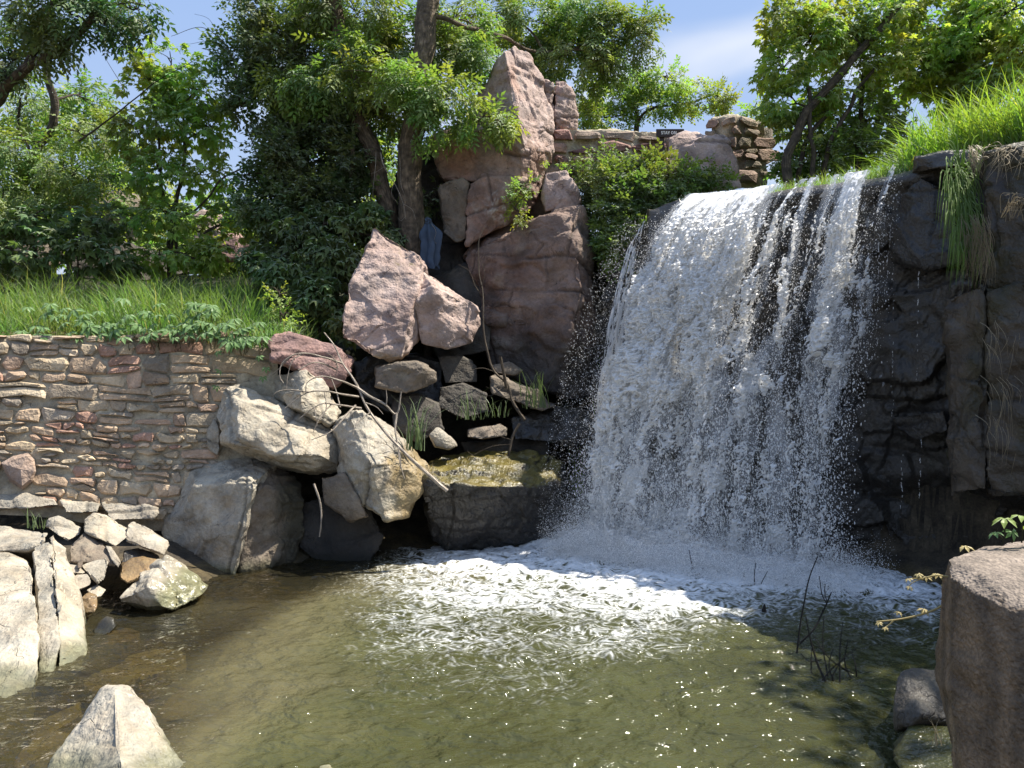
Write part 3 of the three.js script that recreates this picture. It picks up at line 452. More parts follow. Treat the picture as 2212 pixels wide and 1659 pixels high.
// ---------------------------------------------------------------- stones along the left shore
const SH = 'stones on the left shore between the wall and the pool';
const shore = [
  ['rounded tan stone at the left end of the row, close to the wall', [[96, 1138, 7.9], [106, 1120, 7.95], [126, 1113, 8], [155, 1122, 8], [177, 1140, 8], [173, 1154, 7.9], [149, 1170, 7.75], [130, 1160, 7.75]], 'tan', 0.3],
  ['angular pale stone with a pointed top, uppermost in the middle of the row', [[179, 1138, 7.8], [183, 1118, 7.9], [200, 1107, 8], [230, 1112, 8], [284, 1149, 7.9], [281, 1157, 7.8], [250, 1180, 7.6], [211, 1162, 7.6], [182, 1148, 7.7]], 'pale', 0.35],
  ['long tan stone sloping down to the right towards the broad boulder', [[275, 1130, 7.9], [287, 1125, 8], [330, 1148, 8], [362, 1168, 8], [367, 1180, 7.95], [355, 1200, 7.8], [336, 1190, 7.7], [266, 1167, 7.7]], 'tan', 0.35],
  ['dark triangular stone in the shade under the pale pointed one', [[149, 1178, 7.5], [178, 1147, 7.7], [193, 1151, 7.75], [205, 1168, 7.7], [232, 1176, 7.65], [260, 1215, 7.4], [250, 1224, 7.35], [210, 1214, 7.3], [150, 1214, 7.3]], 'brown', 0.45],
  ['small brown stone with a shaded right side above the trickle', [[173, 1222, 7.2], [200, 1208, 7.3], [231, 1201, 7.35], [237, 1209, 7.3], [228, 1248, 7.1], [210, 1262, 7.0], [192, 1245, 7.05]], 'tan', 0.3],
  ['wet rusty stone tucked behind the large wet rock', [[262, 1220, 7.4], [283, 1206, 7.5], [310, 1203, 7.55], [338, 1209, 7.5], [336, 1230, 7.4], [300, 1252, 7.2], [272, 1262, 7.15], [257, 1250, 7.2]], 'rust', 0.35],
  ['round tan cobble beside the big cracked slab', [[153, 1246, 7.0], [168, 1237, 7.1], [190, 1236, 7.1], [201, 1250, 7.1], [197, 1264, 7.0], [180, 1274, 6.9], [164, 1277, 6.85]], 'tan', 0.22],
  ['flat tan chip resting on the round cobble', [[145, 1218, 7.2], [166, 1220, 7.25], [187, 1233, 7.2], [180, 1239, 7.1], [152, 1238, 7.05]], 'tan', 0.2],
  ['small wet orange stone in the trickle', [[172, 1294, 6.8], [192, 1276, 6.9], [209, 1284, 6.9], [212, 1306, 6.8], [204, 1324, 6.7], [182, 1325, 6.7]], 'rust', 0.2],
  ['small pale stone between the orange stone and the trickle', [[187, 1275, 7.0], [211, 1261, 7.1], [231, 1273, 7.1], [220, 1291, 7.0], [205, 1292, 6.95]], 'pale', 0.2],
  ['little black stone standing alone in the shallows', [[212, 1342, 6.55], [230, 1331, 6.6], [246, 1334, 6.6], [253, 1350, 6.55], [240, 1366, 6.45], [211, 1378, 6.4], [200, 1366, 6.45]], 'dark', 0.2],
  ['dark stone in the gap under the long sloping stone', [[265, 1190, 7.7], [300, 1182, 7.8], [345, 1200, 7.8], [350, 1222, 7.7], [300, 1230, 7.6], [262, 1216, 7.6]], 'dark', 0.3],
  ['tiny brown stone leaning on the dark triangular one', [[166, 1216, 7.15], [178, 1206, 7.2], [182, 1218, 7.15], [176, 1228, 7.1], [166, 1228, 7.1]], 'brown', 0.12],
  ['narrow pale stone at the right of the dark triangular one', [[228, 1178, 7.5], [240, 1182, 7.5], [262, 1216, 7.35], [256, 1228, 7.3], [240, 1210, 7.35]], 'tan', 0.2],
];
shore.forEach(([label, f, pal, th], i) => rock('stone', label, SH, [solid(f, th, 0, 0.85)], { pal, seed: 130 + i * 2, L: 0.03, round: 1, chips: 4, mat: pal === 'rust' || pal === 'dark' ? M.wet : M.rock }));
{
  const wetTop = (v, n, c) => { const k = sstep(-3.32, -3.16, v.x + 0.1 * fbm(v.x * 5, v.y * 5, v.z * 5, 3)); return [lerp(c[0], 0.24, k), lerp(c[1], 0.23, k), lerp(c[2], 0.13, k)]; };
  rock('wet_rock', 'large wet wedge shaped rock glittering at the edge of the pool', SH, [P3([[246, 1297, 6.95], [298, 1243, 7.3], [336, 1209, 7.5], [360, 1197, 7.55], [395, 1215, 7.6], [423, 1243, 7.5], [456, 1263, 7.5], [440, 1282, 7.35], [418, 1297, 7.2], [384, 1318, 7.05], [316, 1268, 6.95], [346, 1312, 6.95], [310, 1315, 7.0], [260, 1310, 7.0], [400, 1240, 8], [300, 1260, 8], [440, 1270, 8], [350, 1335, 7.2], [280, 1320, 7.4]])], { pal: 'tan', seed: 160, L: 0.03, stainOrShade: wetTop, mat: M.wet, round: 1 });
}
{
  const t = thing('cracked_slab', 'huge pale sunlit slab split by long cracks at the left edge', 'rock'), o = { pal: 'pale', L: 0.045, terr: 0.5, crack: 0.2, rough: 0.8 };
  const B = (name, f, s) => part(t, name, block(P3(f), { ...o, ...s }), M.rock);
  B('slab', [[-260, 1190, 7.2], [40, 1188, 7.25], [66, 1196, 7.1], [78, 1300, 6.2], [82, 1400, 5.65], [80, 1625, 4.75], [20, 1700, 4.5], [-260, 1800, 4.1], [-260, 1400, 7.5], [60, 1400, 7.3], [70, 1600, 5.6], [-260, 1900, 4.6], [70, 1680, 4.9]], { seed: 170 });
  B('slab', [[72, 1180, 7.25], [108, 1166, 7.3], [124, 1300, 6.25], [128, 1400, 5.75], [114, 1458, 5.55], [84, 1460, 5.55], [82, 1330, 6.1], [76, 1300, 7.2], [128, 1430, 6.6], [90, 1500, 6.0]], { seed: 172, pal: 'tan' });
  B('slab', [[108, 1152, 7.5], [132, 1166, 7.5], [146, 1182, 7.4], [150, 1230, 7.0], [166, 1300, 6.5], [186, 1368, 6.15], [193, 1412, 5.95], [182, 1446, 5.85], [128, 1460, 5.6], [124, 1300, 6.2], [114, 1180, 7.2], [190, 1420, 7], [150, 1300, 7.6], [130, 1500, 6.2]], { seed: 174 });
  B('slab', [[-260, 1130, 8.1], [0, 1134, 7.9], [60, 1140, 7.8], [118, 1150, 7.65], [112, 1172, 7.3], [60, 1188, 7.25], [-260, 1200, 7.25], [-260, 1250, 8], [100, 1230, 8]], { seed: 176, pal: 'tan' });
}
rock('boulder', 'pale humped boulder in the shallows at the lower left corner', null, [P3([[218, 1486, 4.55], [246, 1470, 4.55], [274, 1472, 4.6], [302, 1506, 4.55], [342, 1556, 4.45], [377, 1603, 4.35], [425, 1670, 4.2], [380, 1720, 4.0], [250, 1600, 4.15], [270, 1700, 3.9], [200, 1531, 4.5], [150, 1601, 4.35], [100, 1665, 4.2], [110, 1740, 4.0], [240, 1520, 5.1], [330, 1600, 5.0], [150, 1640, 4.9], [400, 1680, 4.8]])], { pal: 'pale', seed: 180, L: 0.02, round: 22, chips: 5, terr: 0.55, crack: 0.3, stainOrShade: (v, n, c) => { const k = sstep(-1.98, -1.78, v.x + 0.12 * fbm(v.x * 8, v.y * 8, v.z * 8, 3)) * 0.7; return [lerp(c[0], 0.20, k), lerp(c[1], 0.19, k), lerp(c[2], 0.12, k)]; }, mat: M.damp });
rock('stone', 'tip of a pale stone at the bottom edge of the picture', null, [solid([[670, 1672, 4.1], [692, 1656, 4.15], [712, 1652, 4.15], [738, 1664, 4.1], [730, 1700, 4.0], [680, 1700, 4.0]], 0.3)], { pal: 'pale', seed: 182, L: 0.02, round: 3 });
{
  const o = { L: 0.028, crack: 0.22, terr: 0.35, rough: 0.5 };
  rock('boulder', 'big brown block in the right foreground with creeper on its top', null, [P3([[2040, 1207, 3.0], [2146, 1180, 3.35], [2230, 1160, 3.5], [2600, 1150, 3.4], [2600, 1400, 2.3], [2230, 1326, 2.55], [2170, 1300, 2.62], [2106, 1260, 2.75], [2046, 1216, 2.9], [2046, 1256, 2.95], [2050, 1331, 3.0], [2034, 1385, 3.1], [2020, 1432, 3.15], [2032, 1500, 3.05], [2058, 1585, 2.9], [2070, 1800, 2.7], [2600, 1900, 2.2], [2230, 1700, 2.45], [2080, 1500, 3.6], [2500, 1500, 3.8]])],
    { ...o, pal: 'brown', seed: 184, dry: true, round: 1, strata: 0, mat: M.near, stainOrShade: (v, n, c) => { const k = 0.5 + 0.5 * Math.sin((v.x * 9 + v.z * 16 + v.y * 2.2) * 3 + 9 * fbm(v.x * 3, v.y * 1.5, v.z * 3, 3)), up = sstep(0.55, 0.8, n.y); return c.map((q, i) => lerp(q * [1.08, 0.98, 0.86][i] * lerp(0.7, 1.2, k), [0.30, 0.25, 0.21][i] * (0.9 + 0.5 * fbm(v.x * 16, v.y * 16, v.z * 16, 2)), up)); } });  // striations on the sides, paler on upward faces
  rock('boulder', 'rounded dark rock with a wet bright top beside the big brown block', null, [P3([[1936, 1488, 4.5], [1942, 1450, 4.6], [1966, 1440, 4.65], [2022, 1445, 4.65], [2060, 1450, 4.6], [2070, 1560, 4.25], [1990, 1545, 4.2], [1956, 1570, 4.25], [1926, 1535, 4.4], [1930, 1580, 4.4], [1960, 1480, 5.2], [2060, 1480, 5.2], [2060, 1580, 5]])], { ...o, pal: 'dark', seed: 187, round: 9, chips: 3, crack: 0.15, mat: M.damp });
  rock('mossy_rock', 'dark mossy rock half under water at the lower right', null, [P3([[1924, 1590, 4.3], [1960, 1560, 4.3], [2060, 1565, 4.2], [2090, 1640, 3.9], [2080, 1740, 3.6], [1990, 1720, 3.7], [1930, 1640, 4.0], [1950, 1640, 4.8], [2080, 1640, 4.8]])], { ...o, pal: 'dark', seed: 189, round: 3, mat: M.wet, stainOrShade: (v, n, c) => { const k = sstep(0.0, 0.5, n.y + fbm(v.x * 6, v.y * 6, v.z * 6, 3)); return [lerp(c[0], 0.06, k), lerp(c[1], 0.062, k), lerp(c[2], 0.02, k)]; } });
}

{
  const r = RNG(300), sub = [['broad flat drowned slab just under the water left of the little black stone', 250, 1345, 6.7, 60, 16], ['yellowish drowned stone in the shallows right of the cracked slab', 245, 1440, 5.75, 55, 26], ['large drowned stone in the shallows between the black stone and the humped boulder', 330, 1400, 6.05, 70, 30], ['pale drowned stone just behind the humped boulder', 390, 1480, 5.3, 55, 30], ['mossy drowned stone at the foot of the cracked slab', 120, 1520, 5.0, 40, 24], ['small drowned stone left of the humped boulder', 90, 1580, 4.65, 40, 22], ['long drowned stone to the right of the humped boulder', 450, 1540, 4.95, 60, 30], ['drowned stone farthest out from the left shore', 470, 1440, 5.75, 55, 24]];
  sub.forEach(([label, x, y, d, w, h], i) => { const pts = []; for (let k = 0; k < 9; k++) { const a = k / 9 * 6.28; const p = P(x + Math.cos(a) * w * (0.8 + 0.3 * r()), y, d); p.z += Math.sin(a) * h / 40 * 0.45; p.y = -0.07 - 0.05 * r(); pts.push(p.clone()); p.y = -0.5; pts.push(p); } rock('drowned_stone', label, 'stones under the shallow water on the left', [pts], { pal: i % 3 ? 'pale' : 'rust', seed: 310 + i, L: 0.03, dry: true }); });
}

// ---------------------------------------------------------------- the falling water: torn sheets of froth and thrown drops, along the paths that it falls
const lin = (r, g, b) => new THREE.Color().setRGB(r, g, b);
const froth = new THREE.MeshPhysicalMaterial({ color: new THREE.Color().setRGB(0.90, 0.89, 0.87), roughness: 0.8, transmission: 0.4, flatShading: true, thickness: 0, clearcoat: 1, clearcoatRoughness: 0.18, side: THREE.DoubleSide });
const LAND = (s) => V3(lerp(0.98, 3.82, s), 0, lerp(-9.72, -7.98, s));
const LIPS = []; for (let i = 0; i <= 200; i++) LIPS.push(lipAt(lerp(1476, 1966, i / 200)));
const lipOf = (s) => { const a = clamp(s) * 200, i = Math.min(199, Math.floor(a)); return LIPS[i].clone().lerp(LIPS[i + 1], a - i); };
function fall(s, v, out = 0) {                      // s along the lip, v down the drop
  const a = lipOf(s), b = LAND(s), k = 1 - Math.pow(1 - clamp(v), lerp(2.1, 1.5, s)), p = V3(lerp(a.x, b.x, k), a.y * (1 - v), lerp(a.z, b.z, k));
  const brow = Math.exp(-v * 26); p.x += 0.16 * sstep(0.1, 0.5, v) * noise3(s * 3.5, v * 2.6, 14); p.z += 0.1 * sstep(0.1, 0.5, v) * noise3(s * 5, v * 3, 24);
  p.addScaledVector(OUT, out * (1 - brow) + 0.03 + 0.1 * sstep(0, 0.12, v) * (1 - k)); p.y += 0.025 * brow;
  return p;
}
function flowAt(s, v) {                             // how much water comes down here
  const strand = (c, w) => Math.exp(-Math.pow((s - c - 0.03 * Math.sin(v * 5 + c * 30)) / w, 2));
  const top = 0.95 * sstep(0.50, 0.36, s) + 0.5 * strand(0.53, 0.022) + 0.62 * strand(0.60, 0.018) + 0.5 * strand(0.655, 0.014) + 0.80 * strand(0.79, 0.06) * (1 - 0.4 * v) + 0.28 * strand(0.90, 0.04) + 0.08 * sstep(1.0, 0.9, s);
  const low = 0.64 * sstep(1.0, 0.82, s) - 0.24 * s, m = sstep(0.32, 0.62, v + 0.1 * noise3(s * 6, v * 3, 2) - 0.18 * sstep(0.35, 0.1, s));
  let d = lerp(top, low, m) + 0.32 * fbm(s * 7, v * 2.2, 3.3, 3);
  d -= 0.7 * Math.exp(-Math.pow((s - 0.27) / 0.035, 2) - Math.pow((v - 0.44) / 0.06, 2));
  const rag = 0.06 + 0.07 * noise3(v * 6, 3, 5) + 0.05 * noise3(v * 17, 8, 5);
  return d * sstep(-0.0, Math.max(0.02, rag), s) * sstep(1.0, 0.97 - Math.max(0, rag * 0.6), s);
}
{
  const t = thing('waterfall', 'white waterfall pouring over the dark cliff into the pool', 'waterfall'), r = RNG(77);
  const sheet = (layer) => {
    const ns = 330, nv = 330, p = new Float32Array((ns + 1) * (nv + 1) * 3), on = new Uint8Array((ns + 1) * (nv + 1)), idx = [], sd = layer * 13.7;
    for (let j = 0; j <= nv; j++) for (let i = 0; i <= ns; i++) {
      const s = i / ns, v = j / nv, X = s * 4, Y = v * 4.4, wv = 0.09 * noise3(X * 3, Y * 2.2, sd) + 0.05 * noise3(X * 8, Y * 5, sd), a = X + wv * (0.4 + v), b = Y + 0.1 * noise3(X * 3, Y * 3, sd + 5);
      const up = 1 - sstep(0.1, 0.55, v), str = noise3(a * 9, b * lerp(3.4, 1.2, up), sd + 1), fil = 1 - Math.abs(noise3(a * 10 + 3, b * lerp(8, 3, up), sd + 2)) * 2.6, fil2 = 1 - Math.abs(noise3(a * 21, b * lerp(19, 8, up), sd + 3)) * 2.4, gr = noise3(a * 44, b * 40, sd + 4);
      const hole = noise3(a * 3.4, b * lerp(1.9, 0.9, up), sd * 0.3 + 9), d = flowAt(s, v), k = d * 1.0 - lerp(0.86, 0.98, sstep(0.3, 0.7, v)) - 0.06 * sstep(0.5, 1, s) + str * 0.45 + hole * 0.72 - 0.22 * Math.exp(-Math.pow((v - 0.07) / 0.05, 2)) + Math.max(fil, fil2 * 0.9) * 0.42 + gr * 0.36 - 0.08 * layer;
      on[j * (ns + 1) + i] = k > 0 ? 1 : 0;
      const q = fall(s, v, 0.10 * layer + (0.22 * fbm(X * 2.6, Y * 1.9, sd, 3) + 0.07 * str + 0.05 * fil2 + 0.04 * gr + 0.06) * sstep(0, 0.14, v) + 0.012 * gr);
      p.set([q.x + 0.02 * gr, q.y + 0.015 * str, q.z], (j * (ns + 1) + i) * 3);
    }
    for (let j = 0; j < nv; j++) for (let i = 0; i < ns; i++) { const w = ns + 1, a = j * w + i; if (on[a] + on[a + 1] + on[a + w] >= 2) idx.push(a, a + w, a + 1); if (on[a + 1] + on[a + w] + on[a + w + 1] >= 2) idx.push(a + 1, a + w, a + w + 1); }
    const g = new THREE.BufferGeometry(); g.setAttribute('position', new THREE.BufferAttribute(p, 3)); g.setIndex(idx); g.computeVertexNormals();
    return g;
  };
  for (let l = 0; l < 3; l++) part(t, 'water_sheet', sheet(l), froth);
  // thin veils: water torn so fine that the rock shows through it, and the mist that the fall throws up at its foot
  const mist = new THREE.MeshPhysicalMaterial({ color: lin(0.88, 0.89, 0.9), roughness: 1, transparent: true, opacity: 0.15, side: THREE.DoubleSide }), haze = mist.clone(); haze.opacity = 0.13;
  const veils = (k, low) => {
    const ns = 150, nv = low ? 60 : 170, p = new Float32Array((ns + 1) * (nv + 1) * 3), on = new Uint8Array((ns + 1) * (nv + 1)), idx = [], sd = 40 + k * 7.3;
    for (let j = 0; j <= nv; j++) for (let i = 0; i <= ns; i++) {
      const s = low ? lerp(-0.12, 1.04, i / ns) : i / ns, u = j / nv; let q, ok;
      if (low) {
        const top = Math.max(0.04, (0.2 + 0.34 * r01(k) + 0.5 * fbm(s * 3.5 + sd, k, 2, 3)) * lerp(1.05, 0.5, clamp(s)) * sstep(1.04, 0.9, s) * sstep(-0.12, 0, s)), y = u * top; q = LAND(s); q.addScaledVector(OUT, -0.1 + 0.13 * k + 0.22 * fbm(s * 6, u * 1.5, sd, 3) - 0.1 * u); q.y = y - 0.01; q.y += u * 0.1 * noise3(s * 26, sd, 3) * (top > 0.08 ? 1 : 0); ok = true;
      } else { q = fall(s, u, 0.05 + 0.12 * k + 0.1 * fbm(s * 12, u * 4, sd, 3)); const d = flowAt(s, u); ok = d * 0.9 + 0.5 * noise3(s * 20, u * 5 + k, sd) + 0.32 * noise3(s * 48, u * 16, sd) + 0.22 * noise3(s * 90, u * 50, sd) - 0.44 > 0; }
      p.set([q.x, q.y, q.z], (j * (ns + 1) + i) * 3); on[j * (ns + 1) + i] = ok ? 1 : 0;
    }
    for (let j = 0; j < nv; j++) for (let i = 0; i < ns; i++) { const w = ns + 1, a = j * w + i; if (on[a] + on[a + 1] + on[a + w] >= 2) idx.push(a, a + w, a + 1); if (on[a + 1] + on[a + w] + on[a + w + 1] >= 2) idx.push(a + 1, a + w, a + w + 1); }
    const g = new THREE.BufferGeometry(); g.setAttribute('position', new THREE.BufferAttribute(p, 3)); g.setIndex(idx); g.computeVertexNormals(); return g;
  };
  const r01 = (k) => hash3(k, 3, 8, 1);
  for (let k = 0; k < 2; k++) part(t, 'water_veil', veils(k, false), mist);
  for (let k = 0; k < 7; k++) part(t, 'mist', veils(k, true), haze);
  // drops: small where the water breaks up, long where it still runs
  const drop = new THREE.OctahedronGeometry(1, 1), N = 290000, im = setup(new THREE.InstancedMesh(drop, froth, N)), m = new THREE.Matrix4(), q = new THREE.Quaternion(), e = new THREE.Euler(), sc = V3(1, 1, 1);
  let n = 0;
  const put = (p, a, b) => { if (n >= N) return; e.set((r() - 0.5) * 0.7, r() * 6.28, (r() - 0.5) * 0.7); q.setFromEuler(e); sc.set(a, b, a * (0.6 + r() * 0.6)); m.compose(p, q, sc); im.setMatrixAt(n++, m); };
  while (n < 150000) {
    const s = r() * 1.02 - 0.03, v = Math.pow(r(), 0.75), d = flowAt(clamp(s, 0.025, 0.96), v) + 0.2 * v * sstep(1, 0.85, s);
    if (r() > d * 0.9 + 0.03) continue;
    const p = fall(s, v, (r() * r() * 0.55 - 0.04) * (0.25 + v)), a = 0.0014 + 0.0058 * Math.pow(r(), 5) * (0.5 + v);
    p.x += (r() - 0.5) * 0.2 * v; put(p, a, a * (1 + 2.6 * r() * r()));
  }
  while (n < 166000) {                               // thrown clear at the left edge, and the side stream
    const v = 0.08 + 0.9 * r(), p = fall(-0.0, v, 0), k = Math.pow(r(), 2.2);
    p.x -= k * (0.55 + 0.1 * v); p.z += (r() - 0.6) * 0.7; p.y += (r() - 0.5) * 0.2; const a = 0.0013 + 0.0042 * Math.pow(r(), 4); put(p, a, a * 1.3);
  }
  // thin runnels on the wet rock to the right of the fall, broken into drops
  for (const [x0, y0, x1, y1, d] of [[1900, 520, 1892, 760, 8.35], [1925, 480, 1912, 640, 8.35], [1985, 560, 1980, 820, 7.95], [1932, 640, 1926, 900, 8.25], [1950, 960, 1946, 1110, 8.0], [1990, 950, 1985, 1090, 7.85]])
    for (let i = 0; i < 110; i++) { const k = r(), on = noise3(k * 9, x0, 4) + 0.25; if (on > r() * 0.8) put(P(lerp(x0, x1, k) + 6 * noise3(k * 5, x0, 1) + 2 * (r() - 0.5), lerp(y0, y1, k), d - 0.1), 0.0018 * (0.5 + r()), 0.005 + 0.014 * r()); }
  while (n < N) {                                   // spray hanging over the foot
    const s = Math.pow(r(), 1.5), p = LAND(s), h = -Math.log(1 - r() * 0.985) * lerp(0.24, 0.12, s); p.addScaledVector(OUT, (r() - 0.35) * 0.95 + 0.1); p.y = 0.02 + h; p.x += (r() - 0.6) * 0.5; const a = 0.0018 + 0.0055 * Math.pow(r(), 2.4) * Math.exp(-h * 2); put(p, a, a);
  }
  im.count = n; im.name = 'water_drops'; im.userData.kind = 'stuff'; t.add(im);
  // the veil that comes down in the corner left of the main fall
  const veil = (() => {
    const ns = 60, nv = 200, p = [], on = [], idx = [];
    for (let j = 0; j <= nv; j++) for (let i = 0; i <= ns; i++) {
      const s = i / ns, v = j / nv, a = P(lerp(1362, 1402, s), lerp(545, 478, s), lerp(11.0, 10.75, s)), b = P(lerp(1285, 1330, s), 1150, 10.3), k = 1 - Math.pow(1 - v, 2.2), str = noise3(s * 9, v * 9, 4), g = noise3(s * 24, v * 50, 6);
      const q = V3(lerp(a.x, b.x, k), lerp(a.y, 0, v), lerp(a.z, b.z, k)).addScaledVector(OUT, 0.12 + 0.05 * str + 0.02 * g); p.push(q.x, q.y, q.z);
      on.push(str * 0.6 + g * 0.55 + (1 - Math.abs(noise3(s * 12, v * 22, 8)) * 2.6) * 0.35 - 0.12 + 0.1 * v > 0 ? 1 : 0);
    }
    for (let j = 0; j < nv; j++) for (let i = 0; i < ns; i++) { const w = ns + 1, a = j * w + i; if (on[a] + on[a + 1] + on[a + w] >= 2) idx.push(a, a + w, a + 1); if (on[a + 1] + on[a + w] + on[a + w + 1] >= 2) idx.push(a + 1, a + w, a + w + 1); }
    const g = new THREE.BufferGeometry(); g.setAttribute('position', new THREE.Float32BufferAttribute(p, 3)); g.setIndex(idx); g.computeVertexNormals(); return g;
  })();
  part(t, 'side_stream', veil, froth);
}

// ---------------------------------------------------------------- masonry: every stone its own polygon with a chamfered, uneven face
PAL.mortar = [[0.56, 0.48, 0.34], [0.46, 0.39, 0.28], [0.62, 0.55, 0.40]];
const stoneTones = [[0.50, 0.395, 0.285], [0.54, 0.45, 0.32], [0.46, 0.36, 0.265], [0.50, 0.37, 0.275], [0.47, 0.40, 0.305], [0.58, 0.49, 0.35], [0.44, 0.28, 0.215], [0.50, 0.435, 0.325], [0.36, 0.32, 0.265], [0.54, 0.42, 0.30]];
function stoneGeo(poly, at, proud, tone, r) {       // poly in the picture's grid, at(x, y, out) gives the place on the wall
  const n = poly.length, cx = poly.reduce((s, p) => s + p[0], 0) / n, cy = poly.reduce((s, p) => s + p[1], 0) / n, pos = [], uv = [], col = [];
  const rings = [poly.map(([x, y]) => at(x, y, -0.05)), poly.map(([x, y]) => at(x, y, proud * (0.35 + 0.3 * r()))), poly.map(([x, y]) => at(lerp(x, cx, 0.12 + 0.1 * r()), lerp(y, cy, 0.16 + 0.1 * r()), proud * (0.8 + 0.45 * r())))], mid = at(cx + (r() - 0.5) * 6, cy + (r() - 0.5) * 3, proud * (0.95 + 0.5 * r()));
  const ox = r() * 9, oy = r() * 9, add = (...vs) => { for (const v of vs) { pos.push(v.x, v.y, v.z); uv.push(v.x + ox, v.y + oy); const k = 0.88 + 0.5 * fbm(v.x * 6 + ox, v.y * 9, v.z * 6, 2) + 0.1 * r(); col.push(tone[0] * k, tone[1] * k, tone[2] * k); } };
  for (let i = 0; i < n; i++) { const j = (i + 1) % n; for (let k = 0; k < 2; k++) { add(rings[k][i], rings[k][j], rings[k + 1][i]); add(rings[k + 1][i], rings[k][j], rings[k + 1][j]); } add(rings[2][i], rings[2][j], mid); }
  // wound so that the face looks outwards
  const g = new THREE.BufferGeometry(); g.setAttribute('position', new THREE.Float32BufferAttribute(pos, 3)); g.setAttribute('uv', new THREE.Float32BufferAttribute(uv, 2)); g.setAttribute('color', new THREE.Float32BufferAttribute(col, 3));
  g.computeVertexNormals(); return g;
}
function courses(parent, { x0, x1, top, bottom, rows, widths, at, seed, proud = 0.035, cut, tones = stoneTones, gap = 3.2 }) {
  const r = RNG(seed), total = rows.reduce((a, b) => a + b, 0); let acc = 0;
  const edge = (k, x) => { const t = k / total, y = lerp(top(x), bottom(x), t), f = t > 0.02 && t < 0.98 ? 1 : 0.6; return y + f * 15 * fbm(x * 0.011, t * 9 + seed, 2, 3) + f * 7 * noise3(x * 0.04, t * 30, seed); };
  rows.forEach((h) => {
    const k0 = acc, k1 = acc + h; acc += h; let x = x0 - r() * 50;
    while (x < x1) {
      const w = h * lerp(widths[0], widths[1], Math.pow(r(), 1.4)) + 8, xe = x + w, sl = (r() - 0.5) * 8, sr = (r() - 0.5) * 8;
      const pieces = h > 17 && r() < 0.28 ? [[0, 0.4 + r() * 0.2], [0.5, 1]] : [[0, 1]];
      if (pieces.length === 2) pieces[1][0] = pieces[0][1];
      for (const [f0, f1] of pieces) {
        const a = lerp(k0, k1, f0), b = lerp(k0, k1, f1), g = gap * (0.35 + r() * 0.7), ya = (q) => edge(a, q) + g, yb = (q) => edge(b, q) - g, hh = yb(x + w / 2) - ya(x + w / 2), c = Math.min(0.35 * hh, w * 0.2), L = x + g, R = xe - g;
        if (hh < 4 || R - L < 6) continue;
        const poly = [[L + sl + c * r(), ya(L)], [lerp(L, R, 0.4 + 0.2 * r()), ya((L + R) / 2) + (r() - 0.5) * 3], [R + sr - c * r(), ya(R)], [R + sr * 0.5 + 1, lerp(ya(R), yb(R), 0.25 + 0.3 * r())], [R - sr - c * r(), yb(R)], [lerp(L, R, 0.4 + 0.2 * r()), yb((L + R) / 2) + (r() - 0.5) * 3], [L - sl + c * r(), yb(L)], [L - 1, lerp(ya(L), yb(L), 0.25 + 0.4 * r())]].reverse();
        const cx = (L + R) / 2, cy = (ya(cx) + yb(cx)) / 2;
        if (cut && cut(cx, cy)) continue;
        const toneGain = 0.9 + 0.3 * r(), tone = tones[Math.floor(r() * tones.length)].map((q, i) => q * toneGain * [1.08, 1, 0.92][i]);  // brightness varies at random from stone to stone
        part(parent, numberedPart(parent, 'stone'), stoneGeo(poly, at, proud * (0.5 + r()), tone, r), M.rock);
      }
      x = xe;
    }
  });
}
const partCount = new Map();
function numberedPart(parent, name) { const k = parent.uuid + name, n = partCount.get(k) ?? 0; partCount.set(k, n + 1); return n ? name + '_' + String(n).padStart(3, '0') : name; }
{
  const t = thing('stone_wall', 'old mortared rubble stone wall holding up the grassy terrace', 'stone wall'), d = 9.4;
  const top = (x) => 722 - 6 * sstep(250, 360, x) + 10 * sstep(480, 570, x), bottom = (x) => lerp(1092, 1128, sstep(0, 380, x)), lean = (y) => (y - 720) / 400 * 0.42;
  const at = (x, y, out) => P(x, y, d + (x - 300) * 0.0010 - lean(y) - out);
  // the mortar bed behind the stones
  const nu = 170, nv = 100, V = [], Fc = [], C = [];
  for (let j = 0; j <= nv; j++) for (let i = 0; i <= nu; i++) { const x = lerp(-330, 600, i / nu), y = lerp(top(x) + 3, bottom(x) + 20, j / nv), p = at(x, y, 0), n = fbm(p.x * 5, p.y * 8, 2, 4); p.z += 0.05 * n + 0.015 * noise3(p.x * 22, p.y * 22, 3); V.push(p); C.push(paint(p, 'mortar', 4).map((q) => q * (0.86 + 0.4 * n))); }
  for (let i = 0; i <= nu; i++) { const p = V[i].clone(); p.z -= 0.6; V.push(p); C.push([0.16, 0.13, 0.09]); }
  const w = nu + 1; for (let j = 0; j < nv; j++) for (let i = 0; i < nu; i++) { const a = j * w + i; Fc.push([a, a + w, a + 1], [a + 1, a + w, a + w + 1]); }
  const b = (nv + 1) * w; for (let i = 0; i < nu; i++) Fc.push([b + i, i, b + i + 1], [b + i + 1, i, i + 1]);
  part(t, 'mortar', finish(V, Fc, normalsOf(V, Fc), C), M.rock);
  courses(t, { x0: -120, x1: 575, top, bottom, rows: [22, 30, 40, 26, 38, 24, 30, 16, 22, 13, 24, 12, 14, 26, 34, 24, 28], widths: [0.7, 3.2], at, seed: 5, proud: 0.04, cut: (x, y) => x > 500 + 40 * noise3(y * 0.02, 1, 1) && y > 830 || x > 470 && y > 900 || (x < 78 && y > 985 && y < 1075 && x > 0) });
  const big = (poly, tone, s) => part(t, numberedPart(t, 'stone'), stoneGeo(poly.reverse(), at, 0.09, tone, RNG(s)), M.rock);
  big([[2, 1000], [28, 985], [60, 978], [74, 992], [78, 1018], [70, 1040], [48, 1058], [20, 1040]], [0.48, 0.35, 0.27], 3);
}
